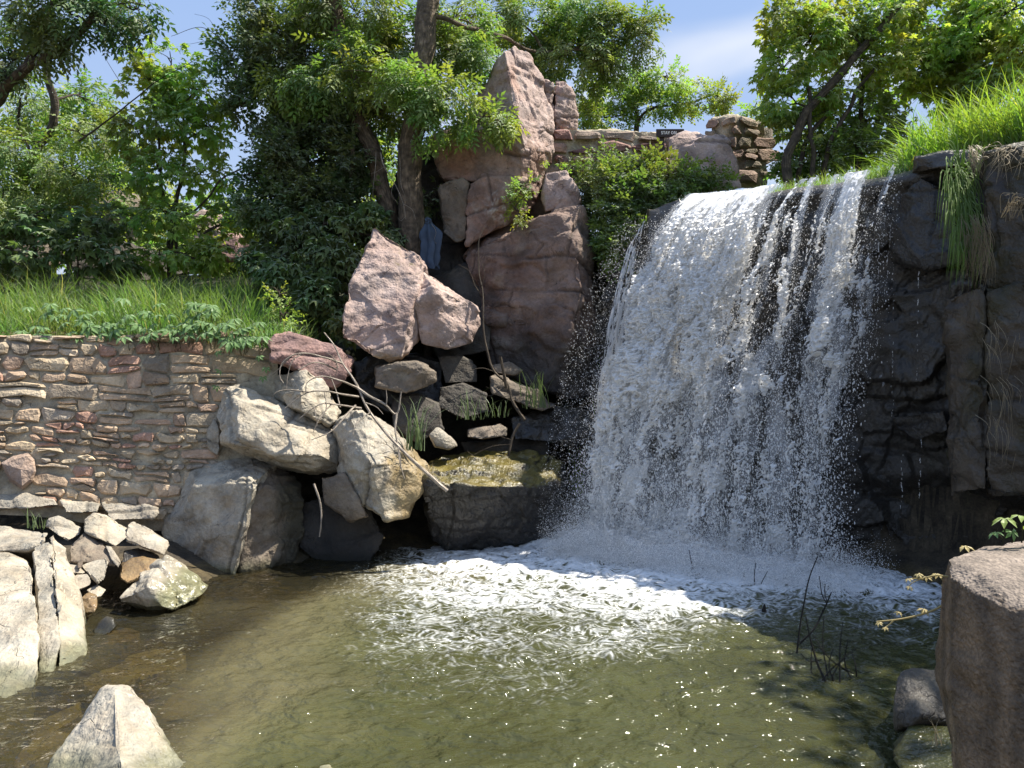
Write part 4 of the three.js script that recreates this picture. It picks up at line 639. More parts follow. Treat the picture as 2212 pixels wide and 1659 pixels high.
const footing = [['ragged stone under the left end of the wall, over a dark hollow', [[-40, 1068, 8.7], [60, 1066, 8.75], [120, 1080, 8.75], [128, 1092, 8.7], [60, 1098, 8.6], [-40, 1104, 8.6]]], ['square pale footing stone at the base of the wall above the shore stones', [[128, 1080, 8.7], [190, 1082, 8.7], [216, 1090, 8.7], [210, 1108, 8.6], [140, 1108, 8.55]]], ['wide flat footing stone under the middle of the wall', [[215, 1085, 8.75], [300, 1088, 8.75], [345, 1098, 8.7], [330, 1122, 8.6], [240, 1124, 8.55]]]];
footing.forEach(([label, f], i) => rock('stone', label, 'footing stones of the rubble wall', [solid(f, 0.5)], { pal: 'tan', seed: 200 + i * 3, L: 0.04, round: 1 }));

{
  const t = thing('stone_wall', 'low red stone wall on the terrace right of the tower', 'stone wall'), d = 12.6, red = [[0.34, 0.20, 0.17], [0.29, 0.165, 0.14], [0.38, 0.26, 0.21], [0.25, 0.14, 0.125], [0.36, 0.29, 0.24], [0.31, 0.19, 0.165]];
  const at = (x, y, out) => P(x, y, d + (x - 1200) * 0.002 - out), top = (x) => 280 + 6 * sstep(1380, 1440, x), bottom = (x) => 405;
  part(t, 'mortar', block([at(1170, 279, 0), at(1470, 285, 0), at(1470, 410, 0), at(1170, 410, 0), at(1175, 279, -0.5), at(1470, 285, -0.5), at(1470, 410, -0.5), at(1170, 410, -0.5)], { pal: 'mortar', seed: 210, L: 0.06, dry: true, chips: 0, crack: 0.2, round: 1 }), M.rock);
  courses(t, { x0: 1190, x1: 1455, top, bottom, rows: [22, 26, 20, 24, 22], widths: [1.2, 3.0], at, seed: 8, proud: 0.07, tones: red, gap: 5 });
}
rock('boulder', 'pale broken boulder between the low red wall and the stone pillar', null, [solid([[1436, 330, 12.1], [1440, 298, 12.2], [1452, 295, 12.2], [1476, 283, 12.2], [1508, 282, 12.2], [1528, 288, 12.1], [1568, 291, 12.2], [1578, 304, 12.1], [1592, 350, 12.2], [1605, 410, 12.1], [1500, 420, 12.0], [1436, 380, 12.1]], 0.7)], { pal: 'pink', seed: 213, L: 0.06, dry: true, round: 1 });
{
  const t = thing('stone_pillar', 'square pillar of stacked stones standing at the end of the upper wall', 'pillar'), d = 12.7;
  const at = (x, y, out) => P(x, y, d - 0.004 * Math.min(0, x - 1580) * 1 + 0.006 * Math.max(0, x - 1590) - out), top = (x) => 256 - 8 * sstep(1540, 1580, x) + 10 * sstep(1600, 1650, x);
  part(t, 'mortar', block([at(1534, 256, -0.02), at(1580, 250, 0), at(1648, 262, 0), at(1660, 300, 0), at(1655, 400, 0), at(1534, 400, -0.02), at(1540, 256, -0.9), at(1640, 260, -0.9), at(1650, 400, -0.9), at(1540, 400, -0.9)], { pal: 'mortar', seed: 215, L: 0.06, dry: true, chips: 0, crack: 0.3, round: 1 }), M.rock);
  courses(t, { x0: 1534, x1: 1640, top, bottom: () => 395, rows: [22, 20, 24, 22, 24, 26], widths: [0.9, 2.0], at, seed: 12, proud: 0.06, gap: 4, tones: [[0.36, 0.25, 0.21], [0.30, 0.22, 0.18], [0.33, 0.28, 0.21], [0.28, 0.24, 0.18], [0.38, 0.31, 0.25]] });
}
rock('rock', 'worn stone block just right of the stacked stone pillar', null, [solid([[1650, 275, 13.4], [1668, 268, 13.5], [1672, 350, 13.4], [1650, 360, 13.3]], 0.5)], { pal: 'brown', seed: 219, L: 0.08, dry: true });
// outcrops seen between the trees on the left
const OC = 'rock outcrops behind the trees on the left';
[['overhanging dark rock shelf behind the left trees, over a black gap', [[165, 432, 15.0], [190, 418, 15.2], [255, 410, 15.4], [300, 422, 15.4], [302, 452, 15.2], [250, 445, 15.0], [190, 445, 14.9]], 'brown'],
  ['rounded grey rock under the dark shelf behind the left trees', [[185, 455, 15.4], [250, 447, 15.5], [300, 468, 15.5], [300, 520, 15.4], [200, 530, 15.3]], 'tan'],
  ['pale sunlit rock behind the thin trunk of the small middle tree', [[415, 465, 17], [440, 448, 17.2], [480, 462, 17.2], [485, 520, 17], [420, 525, 16.9]], 'pink'],
  ['low reddish rock right of the small middle tree', [[470, 510, 16], [510, 500, 16.2], [545, 515, 16], [545, 560, 15.9], [480, 565, 15.8]], 'red'],
  ['dark jumbled rock at the left edge under the trees', [[-60, 500, 14], [40, 480, 14.2], [110, 500, 14.2], [150, 560, 14], [60, 600, 13.6], [-60, 600, 13.6]], 'brown'],
  ['long shaded rock behind the tall terrace grass', [[150, 540, 14.2], [260, 520, 14.5], [350, 540, 14.5], [420, 590, 14.2], [300, 610, 13.8], [150, 600, 13.8]], 'dark'],
].forEach(([label, f, pal], i) => rock('rock', label, OC, [solid(f, 1.0)], { pal, seed: 230 + i * 3, L: 0.09, dry: true, round: 1, strata: 0.5 }));
// the sign
{
  const t = thing('sign', 'brown sign with white letters reading STAY ON, partly behind the broken boulder', 'sign');
  const c = document.createElement('canvas'); c.width = 256; c.height = 72; const x = c.getContext('2d');
  x.fillStyle = '#33231c'; x.fillRect(0, 0, 256, 72); x.fillStyle = '#f2efe8'; x.font = 'bold 42px sans-serif'; x.textBaseline = 'middle'; x.fillText('STAY ON', 38, 34, 150);
  const face = new THREE.CanvasTexture(c); face.colorSpace = THREE.SRGBColorSpace;
  const a = P(1418, 290, 12.5), w = 0.46, h = 0.13, brown = new THREE.MeshStandardMaterial({ color: new THREE.Color().setRGB(0.05, 0.03, 0.024), roughness: 0.6 });
  t.position.copy(a); t.rotation.z = 0.035; t.rotation.y = 0.1;
  const g = new THREE.BoxGeometry(w, h, 0.03); g.translate(w / 2, h / 2 - 0.05, 0); part(t, 'board', g, brown);
  const f = new THREE.PlaneGeometry(w - 0.01, h - 0.01); f.translate(w / 2, h / 2 - 0.05, 0.018); part(t, 'lettering', f, new THREE.MeshStandardMaterial({ map: face, roughness: 0.6 }));
  for (const k of [0.1, 0.38]) { const q = new THREE.BoxGeometry(0.07, 0.9, 0.05); q.translate(k, -0.42, -0.045); part(t, 'post', q, brown); }
}

// ---------------------------------------------------------------- leaves
function leafInto(pos, base, dir, up, len, wid, curl = 0.12) {    // a folded blade: two halves that meet along the rib
  const side = dir.clone().cross(up).normalize(), nrm = side.clone().cross(dir).normalize(), q = (a, b, c) => base.clone().addScaledVector(dir, a * len).addScaledVector(side, b * wid).addScaledVector(nrm, c * len);
  const A = q(0, 0, 0), B = q(0.38, 0.5, 0.06), C = q(0.38, -0.5, 0.06), M1 = q(0.45, 0, 0), T = q(1, 0, -curl);
  for (const t of [[A, B, M1], [A, M1, C], [B, T, M1], [M1, T, C]]) for (const v of t) pos.push(v.x, v.y, v.z);
}
function geoOf(pos) { const g = new THREE.BufferGeometry(); g.setAttribute('position', new THREE.Float32BufferAttribute(pos, 3)); g.computeVertexNormals(); return g; }
function stickInto(pos, a, b, w) { const d = b.clone().sub(a), s = d.clone().cross(V3(0.3, 1, 0.2)).normalize().multiplyScalar(w), u = d.clone().cross(s).normalize().multiplyScalar(w); for (const o of [s, u]) { const p = [a.clone().add(o), a.clone().sub(o), b.clone()]; for (const v of p) pos.push(v.x, v.y, v.z); } }
const LEAF = {};
{
  const r = RNG(31), Z = V3(0, 0, 1), Y = V3(0, 1, 0);
  const jig = (v, k) => v.add(V3((r() - 0.5) * k, (r() - 0.5) * k, (r() - 0.5) * k)).normalize();
  { const p = [], L = 0.2; for (let i = 0; i < 3; i++) for (const s of [-1, 1]) leafInto(p, V3(0, -0.02 * i, L * (0.3 + 0.3 * i)), jig(V3(s, -0.25, 0.55), 0.25), jig(Y.clone(), 0.5), 0.085, 0.034, 0.2); leafInto(p, V3(0, -0.06, L), jig(V3(0, -0.5, 1), 0.2), Y, 0.095, 0.038, 0.2); stickInto(p, V3(0, 0, 0), V3(0, -0.06, L), 0.003); LEAF.ash = geoOf(p); }
  { const p = []; for (const [a, b, l] of [[0, 0, 0.12], [-0.9, 0.02, 0.10], [0.9, 0.02, 0.10], [-2.0, 0.05, 0.07], [2.0, 0.05, 0.07]]) leafInto(p, V3(0, 0, 0.09), jig(V3(Math.sin(a), -0.3, Math.cos(a)), 0.15), jig(Y.clone(), 0.3), l, l * 0.52, 0.2); stickInto(p, V3(0, 0, 0), V3(0, 0, 0.1), 0.003); LEAF.broad = geoOf(p); }
  { const p = []; for (let i = 0; i < 7; i++) { const a = i * 2.4, z = 0.02 + i * 0.022; leafInto(p, V3(0, 0, z), jig(V3(Math.cos(a), Math.sin(a) * 0.5 - 0.1, 0.6), 0.3), jig(Y.clone(), 0.6), 0.055, 0.036, 0.15); } stickInto(p, V3(0, 0, 0), V3(0, 0, 0.17), 0.0025); LEAF.small = geoOf(p); }
  { const p = []; for (let i = 0; i < 5; i++) { const a = (i - 2) * 1.15; leafInto(p, V3(0, 0, 0), V3(Math.sin(a), -0.35, Math.cos(a)).normalize(), Y, 0.1, 0.045, 0.3); } LEAF.palm = geoOf(p); }
}
const leafMat = (r, g, b, t = 0.5) => new THREE.MeshPhysicalMaterial({ color: lin(r, g, b), roughness: 0.97, transmission: t, thickness: 0, clearcoat: 0.35, clearcoatRoughness: 0.38, side: THREE.DoubleSide });
const LM = { ash: leafMat(0.20, 0.30, 0.032, 0.58), dark: leafMat(0.11, 0.175, 0.03, 0.5), light: leafMat(0.29, 0.40, 0.04, 0.62), mid: leafMat(0.19, 0.29, 0.034, 0.58), creeper: leafMat(0.1, 0.2, 0.05, 0.45), grass: leafMat(0.175, 0.295, 0.038, 0.55), bright: leafMat(0.26, 0.40, 0.03, 0.6), straw: leafMat(0.34, 0.27, 0.16, 0.25), reed: leafMat(0.10, 0.15, 0.04, 0.35) };
const bark = (r, g, b) => new THREE.MeshStandardMaterial({ color: lin(r, g, b), map: barkMap, bumpMap: barkBump, bumpScale: 0.025, roughness: 0.92 });
const BARK = bark(0.28, 0.225, 0.17), BARKDARK = bark(0.16, 0.13, 0.105), DEAD = bark(0.95, 0.88, 0.82), TWIG = bark(0.2, 0.165, 0.13), STEM = bark(0.13, 0.15, 0.06);

// a tapering, slightly wandering stem through points; uv in metres
function stem(points, r0, r1, seed = 1, sides = 7, wob = 0.02, step = 0.12) {
  const curve = new THREE.CatmullRomCurve3(points, false, 'centripetal'), len = curve.getLength(), n = Math.max(2, Math.min(90, Math.ceil(len / step))), pos = [], nor = [], uv = [], idx = [], fr = curve.computeFrenetFrames(n);
  for (let i = 0; i <= n; i++) {
    const t = i / n, c = curve.getPointAt(t), rad = lerp(r0, r1, Math.pow(t, 0.85)), q = t * len;
    c.x += wob * noise3(q * 2.5, seed, 1); c.z += wob * noise3(q * 2.5, seed, 5); c.y += wob * 0.5 * noise3(q * 2.5, seed, 9);
    for (let k = 0; k <= sides; k++) { const a = k / sides * 6.2832, d = fr.normals[i].clone().multiplyScalar(Math.cos(a)).addScaledVector(fr.binormals[i], Math.sin(a)), rr = rad * (1 + 0.14 * noise3(Math.cos(a) * 1.5 + seed, Math.sin(a) * 1.5, q * 3)); pos.push(c.x + d.x * rr, c.y + d.y * rr, c.z + d.z * rr); nor.push(d.x, d.y, d.z); uv.push(k / sides * Math.max(1, Math.round(r0 * 10)) * 0.5, q * 0.9); }
  }
  const w = sides + 1; for (let i = 0; i < n; i++) for (let k = 0; k < sides; k++) { const a = i * w + k; idx.push(a, a + 1, a + w, a + 1, a + w + 1, a + w); }
  const g = new THREE.BufferGeometry(); g.setAttribute('position', new THREE.Float32BufferAttribute(pos, 3)); g.setAttribute('normal', new THREE.Float32BufferAttribute(nor, 3)); g.setAttribute('uv', new THREE.Float32BufferAttribute(uv, 2)); g.setIndex(idx);
  g.userData.curve = curve; return g;
}
const mat4 = new THREE.Matrix4(), quat = new THREE.Quaternion(), eul = new THREE.Euler(), scl = V3(1, 1, 1), colr = new THREE.Color();
function crown(parent, clumps, kind, material, seed, { gap = -0.08, size = 1, gapf = 2.1, name = 'crown', dry = 0 } = {}) {
  const r = RNG(seed), total = clumps.reduce((s, c) => s + c.n, 0), im = setup(new THREE.InstancedMesh(LEAF[kind], material, total)), zAxis = V3(0, 0, 1), d = V3(0, 0, 0), p = V3(0, 0, 0), yAxis = V3(0, 1, 0), x = V3(0, 0, 0);
  let n = 0, tries = 0;
  for (const c of clumps) for (let i = 0; i < c.n && tries < total * 8;) {
    tries++;
    const y = r() * 2 - 1, a = r() * 6.2832, q = Math.sqrt(1 - y * y), rad = Math.pow(r(), 0.42);
    d.set(q * Math.cos(a), y, q * Math.sin(a)); p.set(c.p.x + d.x * c.r.x * rad, c.p.y + d.y * c.r.y * rad, c.p.z + d.z * c.r.z * rad);
    p.x += 0.16 * noise3(p.x * 2, p.y * 2, seed); p.y += 0.16 * noise3(p.z * 2, p.x * 2, seed);
    if (noise3(p.x * gapf, p.y * gapf, p.z * gapf + seed) + 0.5 * noise3(p.x * gapf * 2.3, p.y * gapf * 2.3, p.z * gapf * 2.3) < gap) continue;
    d.multiplyScalar(0.8).add(V3((r() - 0.5) * 1.6, (r() - 0.75) * 0.9, (r() - 0.5) * 1.6)).normalize();
    x.crossVectors(yAxis, d).normalize(); const up = d.clone().cross(x).normalize(); mat4.makeBasis(x, up, d); quat.setFromRotationMatrix(mat4);
    eul.set(0, 0, (r() - 0.5) * 1.5); quat.multiply(new THREE.Quaternion().setFromEuler(eul));
    const s = size * (0.5 + 0.95 * r()); mat4.compose(p, quat, scl.set(s, s, s)); im.setMatrixAt(n, mat4);
    const k = (0.68 + 0.64 * r()) * (1 + 0.45 * noise3(p.x * 0.9, p.y * 0.9 + seed, p.z * 0.9)), w = (r() - 0.5) * 0.4 + 0.5 * noise3(p.x * 1.2, p.y * 1.2, p.z * 1.2 + seed); im.setColorAt(n, r() < dry ? colr.setRGB(2.2, 0.9, 0.9) : colr.setRGB(k * (1 + w), k, k * (1 - 0.4 * w))); n++; i++;
  }
  im.count = n; im.name = name; im.userData.kind = 'stuff'; parent.add(im); return im;
}
const clump = ([x, y, d, rx, ry, rz, n]) => ({ p: P(x, y, d), r: V3(rx / F * d, ry / F * d, rz), n });
function tree(name, label, group, { trunks, clumps, leaf = 'ash', mat = LM.ash, barkMat = BARKDARK, seed = 1, size = 1, gap, cat = 'tree', twigs = 5, dens = 1, base = true, gapf }) {
  const t = thing(name, label, cat, group), r = RNG(seed * 17 + 3), paths = [];
  for (const { p, r: [a, b] } of trunks) {
    const pts = p.map((q) => P(...q));
    if (base) { const f = pts[0].clone(), g = groundAt(f.x, f.z) - 0.15; if (f.y > g + 0.1) { f.y = g; f.x += (r() - 0.5) * 0.1; pts.unshift(f); } }
    const g = stem(pts, a, b, seed + a * 100, a > 0.1 ? 12 : 7, 0.05); paths.push({ c: g.userData.curve, r: a });
    part(t, numberedPart(t, 'trunk'), g, barkMat);
  }
  const cl = clumps.map((c) => clump([...c.slice(0, 6), Math.round(c[6] * dens)])), wood = [];
  for (const c of cl) {
    let best = null, bd = 1e9; for (const q of paths) for (let i = 2; i <= 20; i++) { const a = q.c.getPointAt(i / 20), d = a.distanceTo(c.p) + Math.max(0, a.y - c.p.y) * 1.2; if (d < bd) { bd = d; best = a; } }
    if (!best) continue;
    const mid = best.clone().lerp(c.p, 0.5); mid.y += 0.12 * bd; mid.x += (r() - 0.5) * 0.25 * bd; const r0 = Math.min(0.05, 0.012 + 0.014 * bd), end = c.p.clone().add(V3((r() - 0.5) * c.r.x, c.r.y * 0.4, (r() - 0.5) * c.r.z)), limb = stem([best, mid, c.p, end], r0, 0.006, seed + bd, 6, 0.05);
    wood.push(limb);
    for (let i = 0; i < twigs; i++) { const a = limb.userData.curve.getPointAt(0.35 + 0.6 * r()), e = c.p.clone().add(V3((r() - 0.5) * 1.7 * c.r.x, (r() - 0.4) * 1.6 * c.r.y, (r() - 0.5) * 1.7 * c.r.z)), m = a.clone().lerp(e, 0.5).add(V3((r() - 0.5) * 0.15, 0.06, (r() - 0.5) * 0.15)); wood.push(stem([a, m, e], 0.011, 0.003, seed + i, 4, 0.05, 0.15)); }
  }
  if (wood.length) part(t, 'branches', mergeGeometries(wood), barkMat).userData.kind = 'stuff';
  crown(t, cl, leaf, mat, seed, { size, gap, gapf });
  return t;
}
const TR = (p, a, b) => ({ p, r: [a, b] });
const D = 1.0;
// the upper left: a leaning ash near by, another behind it, a small tree in the middle
tree('ash_tree', 'dark leafy tree leaning in over the top left corner', null, { seed: 2, mat: LM.dark, trunks: [TR([[-150, 560, 11.2], [-90, 400, 11], [-20, 232, 10.8], [55, 150, 10.4], [150, 90, 10.2], [212, 20, 10], [260, -60, 10]], 0.12, 0.04), TR([[55, 150, 10.4], [100, 60, 10.3], [120, -60, 10.2]], 0.05, 0.02)], clumps: [[40, 30, 10.3, 80, 50, 0.6, 230], [150, 30, 10, 80, 45, 0.6, 230], [235, 55, 10, 60, 28, 0.4, 100], [110, 95, 10.2, 60, 36, 0.4, 90], [-40, 90, 10.6, 60, 60, 0.5, 180], [290, 20, 10, 40, 18, 0.3, 70], [20, 140, 10.6, 50, 30, 0.4, 120], [180, -60, 10, 150, 40, 0.8, 250]], gap: 0.1, base: false });
tree('ash_tree', 'crooked dark trunked tree second from the left, standing behind the terrace grass', null, { seed: 3, mat: LM.mid, trunks: [TR([[10, 560, 13.4], [30, 440, 13.3], [70, 340, 13.2], [118, 260, 13.2], [112, 205, 13.1], [100, 150, 13], [110, 80, 13]], 0.13, 0.05), TR([[70, 340, 13.2], [40, 280, 13.3], [45, 210, 13.2]], 0.05, 0.02)], clumps: [[40, 240, 13.6, 90, 50, 0.8, 420], [190, 220, 14, 45, 45, 0.5, 240], [210, 300, 13.6, 60, 50, 0.7, 340], [40, 340, 13, 120, 45, 0.8, 520], [130, 380, 12.9, 90, 45, 0.7, 420], [10, 430, 12.8, 110, 40, 0.7, 440], [200, 400, 13, 70, 50, 0.7, 330]], gap: 0.08, dens: 0.85 });
tree('small_tree', 'small round headed tree with a thin forked trunk in the middle of the left side', null, { seed: 4, leaf: 'broad', size: 0.85, mat: LM.light, trunks: [TR([[370, 590, 12.6], [370, 520, 12.6], [376, 460, 12.6], [384, 420, 12.6], [398, 340, 12.6], [395, 230, 12.6]], 0.06, 0.02), TR([[374, 470, 12.6], [352, 420, 12.6], [345, 320, 12.6], [330, 220, 12.6]], 0.04, 0.015), TR([[372, 480, 12.5], [430, 450, 12.3], [490, 380, 12.2], [560, 350, 12.2]], 0.028, 0.012)], clumps: [[370, 140, 12.6, 85, 28, 0.6, 360], [330, 190, 12.6, 60, 45, 0.6, 360], [420, 200, 12.6, 70, 50, 0.6, 400], [370, 270, 12.6, 100, 45, 0.7, 480], [460, 285, 12.6, 40, 55, 0.5, 230], [300, 290, 12.6, 50, 45, 0.5, 260], [340, 370, 12.5, 80, 45, 0.7, 360], [440, 380, 12.6, 60, 40, 0.6, 260], [360, 470, 12.3, 90, 36, 0.6, 300]], gap: -0.02 });
// the dark vine clad mass, the two ash trunks beside the tower and the branch that reaches right
tree('vine_clad_tree', 'dense dark tree clothed in vines left of the two thick trunks', null, { seed: 5, mat: LM.dark, leaf: 'small', size: 1.35, trunks: [TR([[645, 600, 12.9], [640, 450, 12.9], [648, 280, 12.9], [640, 130, 12.9], [650, -60, 12.9]], 0.24, 0.15)], clumps: [[560, 40, 12.6, 70, 50, 0.8, 430], [525, 130, 12.5, 55, 55, 0.6, 330], [540, 215, 12.4, 50, 45, 0.6, 260], [610, 130, 12.6, 60, 70, 0.8, 480], [690, 110, 12.8, 70, 70, 0.8, 520], [610, 240, 12.4, 80, 60, 0.8, 700], [690, 270, 12.4, 90, 60, 0.9, 800], [640, 350, 12.3, 100, 60, 0.9, 950], [740, 350, 12.4, 70, 60, 0.8, 560], [600, 430, 12.2, 80, 60, 0.8, 800], [700, 430, 12.2, 90, 60, 0.8, 900], [760, 450, 12.3, 60, 50, 0.6, 400]], gap: 0.03, dens: 0.95 });
tree('ash_tree', 'ash tree with a leaning trunk curving up to the left of the straight one', null, { seed: 6, barkMat: BARK, trunks: [TR([[868, 600, 12.2], [850, 500, 12.2], [833, 440, 12.1], [806, 330, 12.1], [772, 250, 12.1], [758, 170, 12.1], [730, 60, 12.1], [710, -80, 12.1]], 0.16, 0.11), TR([[745, 120, 12.1], [690, 200, 12.2], [665, 240, 12.3]], 0.06, 0.03)], clumps: [[780, 40, 12.4, 90, 45, 0.8, 480], [720, 20, 12.2, 90, 40, 0.8, 420], [750, 130, 11.9, 70, 40, 0.5, 260], [690, 190, 11.8, 70, 40, 0.5, 260], [830, 120, 12.3, 70, 60, 0.6, 380], [800, 210, 12.2, 60, 60, 0.5, 300], [620, 190, 11.9, 50, 40, 0.4, 150], [840, 260, 12.4, 50, 60, 0.5, 240]], gap: 0.0, dens: 1.1 });
tree('ash_tree', 'tall ash tree with a straight ridged trunk close to the rock tower', null, { seed: 7, barkMat: BARK, trunks: [TR([[896, 620, 11.9], [888, 500, 11.9], [885, 380, 11.9], [892, 280, 11.9], [908, 150, 11.9], [922, 40, 11.9], [935, -100, 11.9]], 0.21, 0.16), TR([[926, 40, 11.9], [1010, 60, 12], [1090, 80, 13], [1150, 110, 13.8], [1240, 105, 14.2], [1340, 60, 14.2]], 0.07, 0.02), TR([[905, 180, 11.9], [980, 200, 11.6], [1040, 240, 11.4], [1090, 270, 11.2]], 0.03, 0.01)], clumps: [[980, 40, 12.5, 80, 45, 0.7, 420], [900, 110, 12.6, 70, 60, 0.6, 330], [1000, 120, 12.4, 70, 45, 0.6, 330], [1080, 40, 14.4, 80, 45, 0.7, 420], [1170, 45, 14.3, 80, 50, 0.7, 460], [1260, 40, 14.2, 80, 45, 0.7, 460], [1330, 80, 14.1, 70, 50, 0.6, 400], [1400, 75, 14.0, 26, 40, 0.4, 130], [1240, 120, 14.1, 90, 40, 0.6, 380], [1300, 155, 14.0, 55, 32, 0.5, 210], [1170, 110, 14.7, 60, 40, 0.5, 200], [880, 190, 11.4, 100, 34, 0.4, 260], [960, 215, 11.3, 80, 40, 0.4, 240], [1030, 265, 11.3, 50, 26, 0.35, 110], [1075, 270, 11.2, 30, 24, 0.3, 60], [800, 160, 11.4, 80, 30, 0.4, 180], [930, 270, 11.4, 50, 30, 0.3, 100]], gap: 0.02, dens: 1.15 });
// trees beyond
tree('scrub_oak', 'small gnarled scrub oak on the skyline behind the low red wall', null, { seed: 8, leaf: 'small', size: 1.0, mat: LM.light, trunks: [TR([[1372, 330, 15.5], [1378, 262, 15.5], [1372, 235, 15.5], [1340, 205, 15.5]], 0.07, 0.03), TR([[1378, 262, 15.5], [1420, 230, 15.5], [1480, 225, 15.5], [1540, 205, 15.4]], 0.05, 0.02), TR([[1376, 240, 15.5], [1400, 200, 15.5], [1430, 165, 15.5]], 0.04, 0.01)], clumps: [[1320, 215, 15.5, 48, 26, 0.6, 260], [1380, 185, 15.5, 55, 26, 0.6, 300], [1445, 175, 15.5, 50, 28, 0.6, 260], [1530, 210, 15.4, 50, 24, 0.5, 240], [1470, 225, 15.5, 55, 22, 0.5, 230], [1410, 235, 15.5, 45, 24, 0.5, 200], [1310, 255, 15.5, 50, 20, 0.5, 220], [1560, 225, 15.4, 26, 16, 0.4, 90]], gap: -0.05 });
tree('shrub', 'leafy bush peeping out at the right edge of the rock tower', null, { cat: 'shrub', seed: 9, leaf: 'small', mat: LM.light, trunks: [TR([[1262, 330, 15], [1258, 250, 15]], 0.03, 0.012)], clumps: [[1262, 215, 15, 26, 40, 0.5, 220], [1275, 262, 15, 36, 26, 0.5, 220]], gap: -0.1 });
tree('shrub', 'thin leafy bush on the skyline behind the stacked stone pillar', null, { cat: 'shrub', seed: 10, leaf: 'small', mat: LM.light, trunks: [TR([[1640, 330, 15], [1632, 250, 15]], 0.025, 0.01)], clumps: [[1630, 245, 15, 28, 16, 0.4, 100], [1665, 262, 15, 30, 20, 0.4, 110]], gap: -0.1 });
tree('leaning_tree', 'leaning dark trunked tree above the falls, its foliage glowing yellow green', null, { seed: 11, leaf: 'broad', size: 0.75, mat: LM.light, trunks: [TR([[1700, 345, 11.8], [1722, 290, 11.8], [1758, 222, 11.8], [1808, 168, 11.8], [1860, 110, 11.9], [1930, 30, 12], [1990, -50, 12]], 0.085, 0.05), TR([[1785, 330, 11.9], [1818, 262, 11.9], [1850, 200, 12], [1910, 120, 12]], 0.05, 0.025), TR([[1752, 230, 11.8], [1742, 160, 11.9], [1712, 60, 12], [1700, -30, 12]], 0.045, 0.02), TR([[1732, 330, 12], [1752, 290, 12], [1790, 240, 12.1]], 0.05, 0.03)], clumps: [[1700, 55, 12, 50, 60, 0.7, 520], [1690, 150, 12, 50, 50, 0.6, 480], [1745, 100, 12, 60, 70, 0.7, 650], [1700, 225, 12, 50, 40, 0.6, 380], [1800, 60, 12.1, 80, 60, 0.7, 700], [1790, 200, 12.2, 70, 45, 0.6, 460], [1850, 140, 12.3, 60, 60, 0.6, 480], [1890, 50, 12.2, 70, 50, 0.7, 560], [1740, 280, 12.1, 50, 30, 0.5, 220]], gap: -0.06 });
tree('leafy_tree', 'pale green tree filling the top right corner above the bright grass', null, { seed: 12, leaf: 'broad', size: 0.8, mat: leafMat(0.36, 0.48, 0.05, 0.66), trunks: [TR([[2090, 340, 12.6], [2105, 180, 12.6], [2125, 20, 12.6], [2130, -60, 12.6]], 0.1, 0.05)], clumps: [[1980, 70, 12.8, 70, 60, 0.8, 620], [2060, 40, 12.6, 80, 60, 0.8, 800], [2150, 40, 12, 80, 60, 0.8, 800], [2210, 110, 11.6, 70, 70, 0.8, 700], [2110, 140, 12.4, 90, 50, 0.8, 780], [2010, 170, 12.8, 80, 50, 0.7, 620], [2200, 220, 11.4, 80, 50, 0.7, 560], [1940, 200, 13, 60, 50, 0.6, 420], [2080, 220, 12.6, 70, 40, 0.6, 380], [1950, 130, 12.4, 70, 50, 0.6, 420], [2060, 105, 12.2, 80, 50, 0.6, 460], [2150, 190, 11.8, 80, 50, 0.6, 420], [2190, 20, 11.4, 90, 60, 0.7, 420], [1960, 10, 12.6, 70, 40, 0.6, 300]], gap: -0.04, dens: 1.0 });
{
  const c = V3(8.4, 0, -6.8), px = (x, z) => 1106 + x / -z * F, py = (y, z) => 829.5 - (y - EYE) / -z * F, q = (x, y, z) => [px(x, z), py(y, z), -z], k = (x, y, z, r, n) => [...q(x, y, z), r * F / -z, r * 0.8 * F / -z, r, n];
  tree('leafy_tree', 'unseen leafy tree added on the cliff top beyond the right edge to shade the pool', null, { seed: 14, leaf: 'broad', size: 0.9, mat: LM.light, trunks: [TR([q(8.4, 4.3, -6.8), q(8.3, 5.6, -6.8), q(8.1, 7.2, -6.7), q(8.2, 8.6, -6.7)], 0.12, 0.05)], clumps: [k(7.6, 7.4, -6.4, 0.9, 420), k(8.8, 7.8, -6.9, 0.9, 420), k(8.0, 9.0, -6.7, 0.9, 420), k(7.2, 6.6, -7.3, 0.8, 320), k(8.9, 6.6, -6.0, 0.8, 320), k(7.4, 8.4, -5.6, 0.7, 260)], gap: -0.05 });  // out of view, added to throw shade on the right of the pool
}
tree('slender_tree', 'slender dark tree standing upright between the leaning tree and the bright grass', null, { seed: 13, leaf: 'broad', size: 0.8, mat: LM.mid, trunks: [TR([[1858, 345, 12.4], [1860, 270, 12.4], [1862, 200, 12.4], [1870, 120, 12.4]], 0.06, 0.03)], clumps: [[1860, 240, 12.6, 60, 40, 0.6, 260], [1900, 270, 12.8, 50, 30, 0.6, 200], [1830, 290, 12.8, 50, 20, 0.5, 160]], gap: -0.05 });
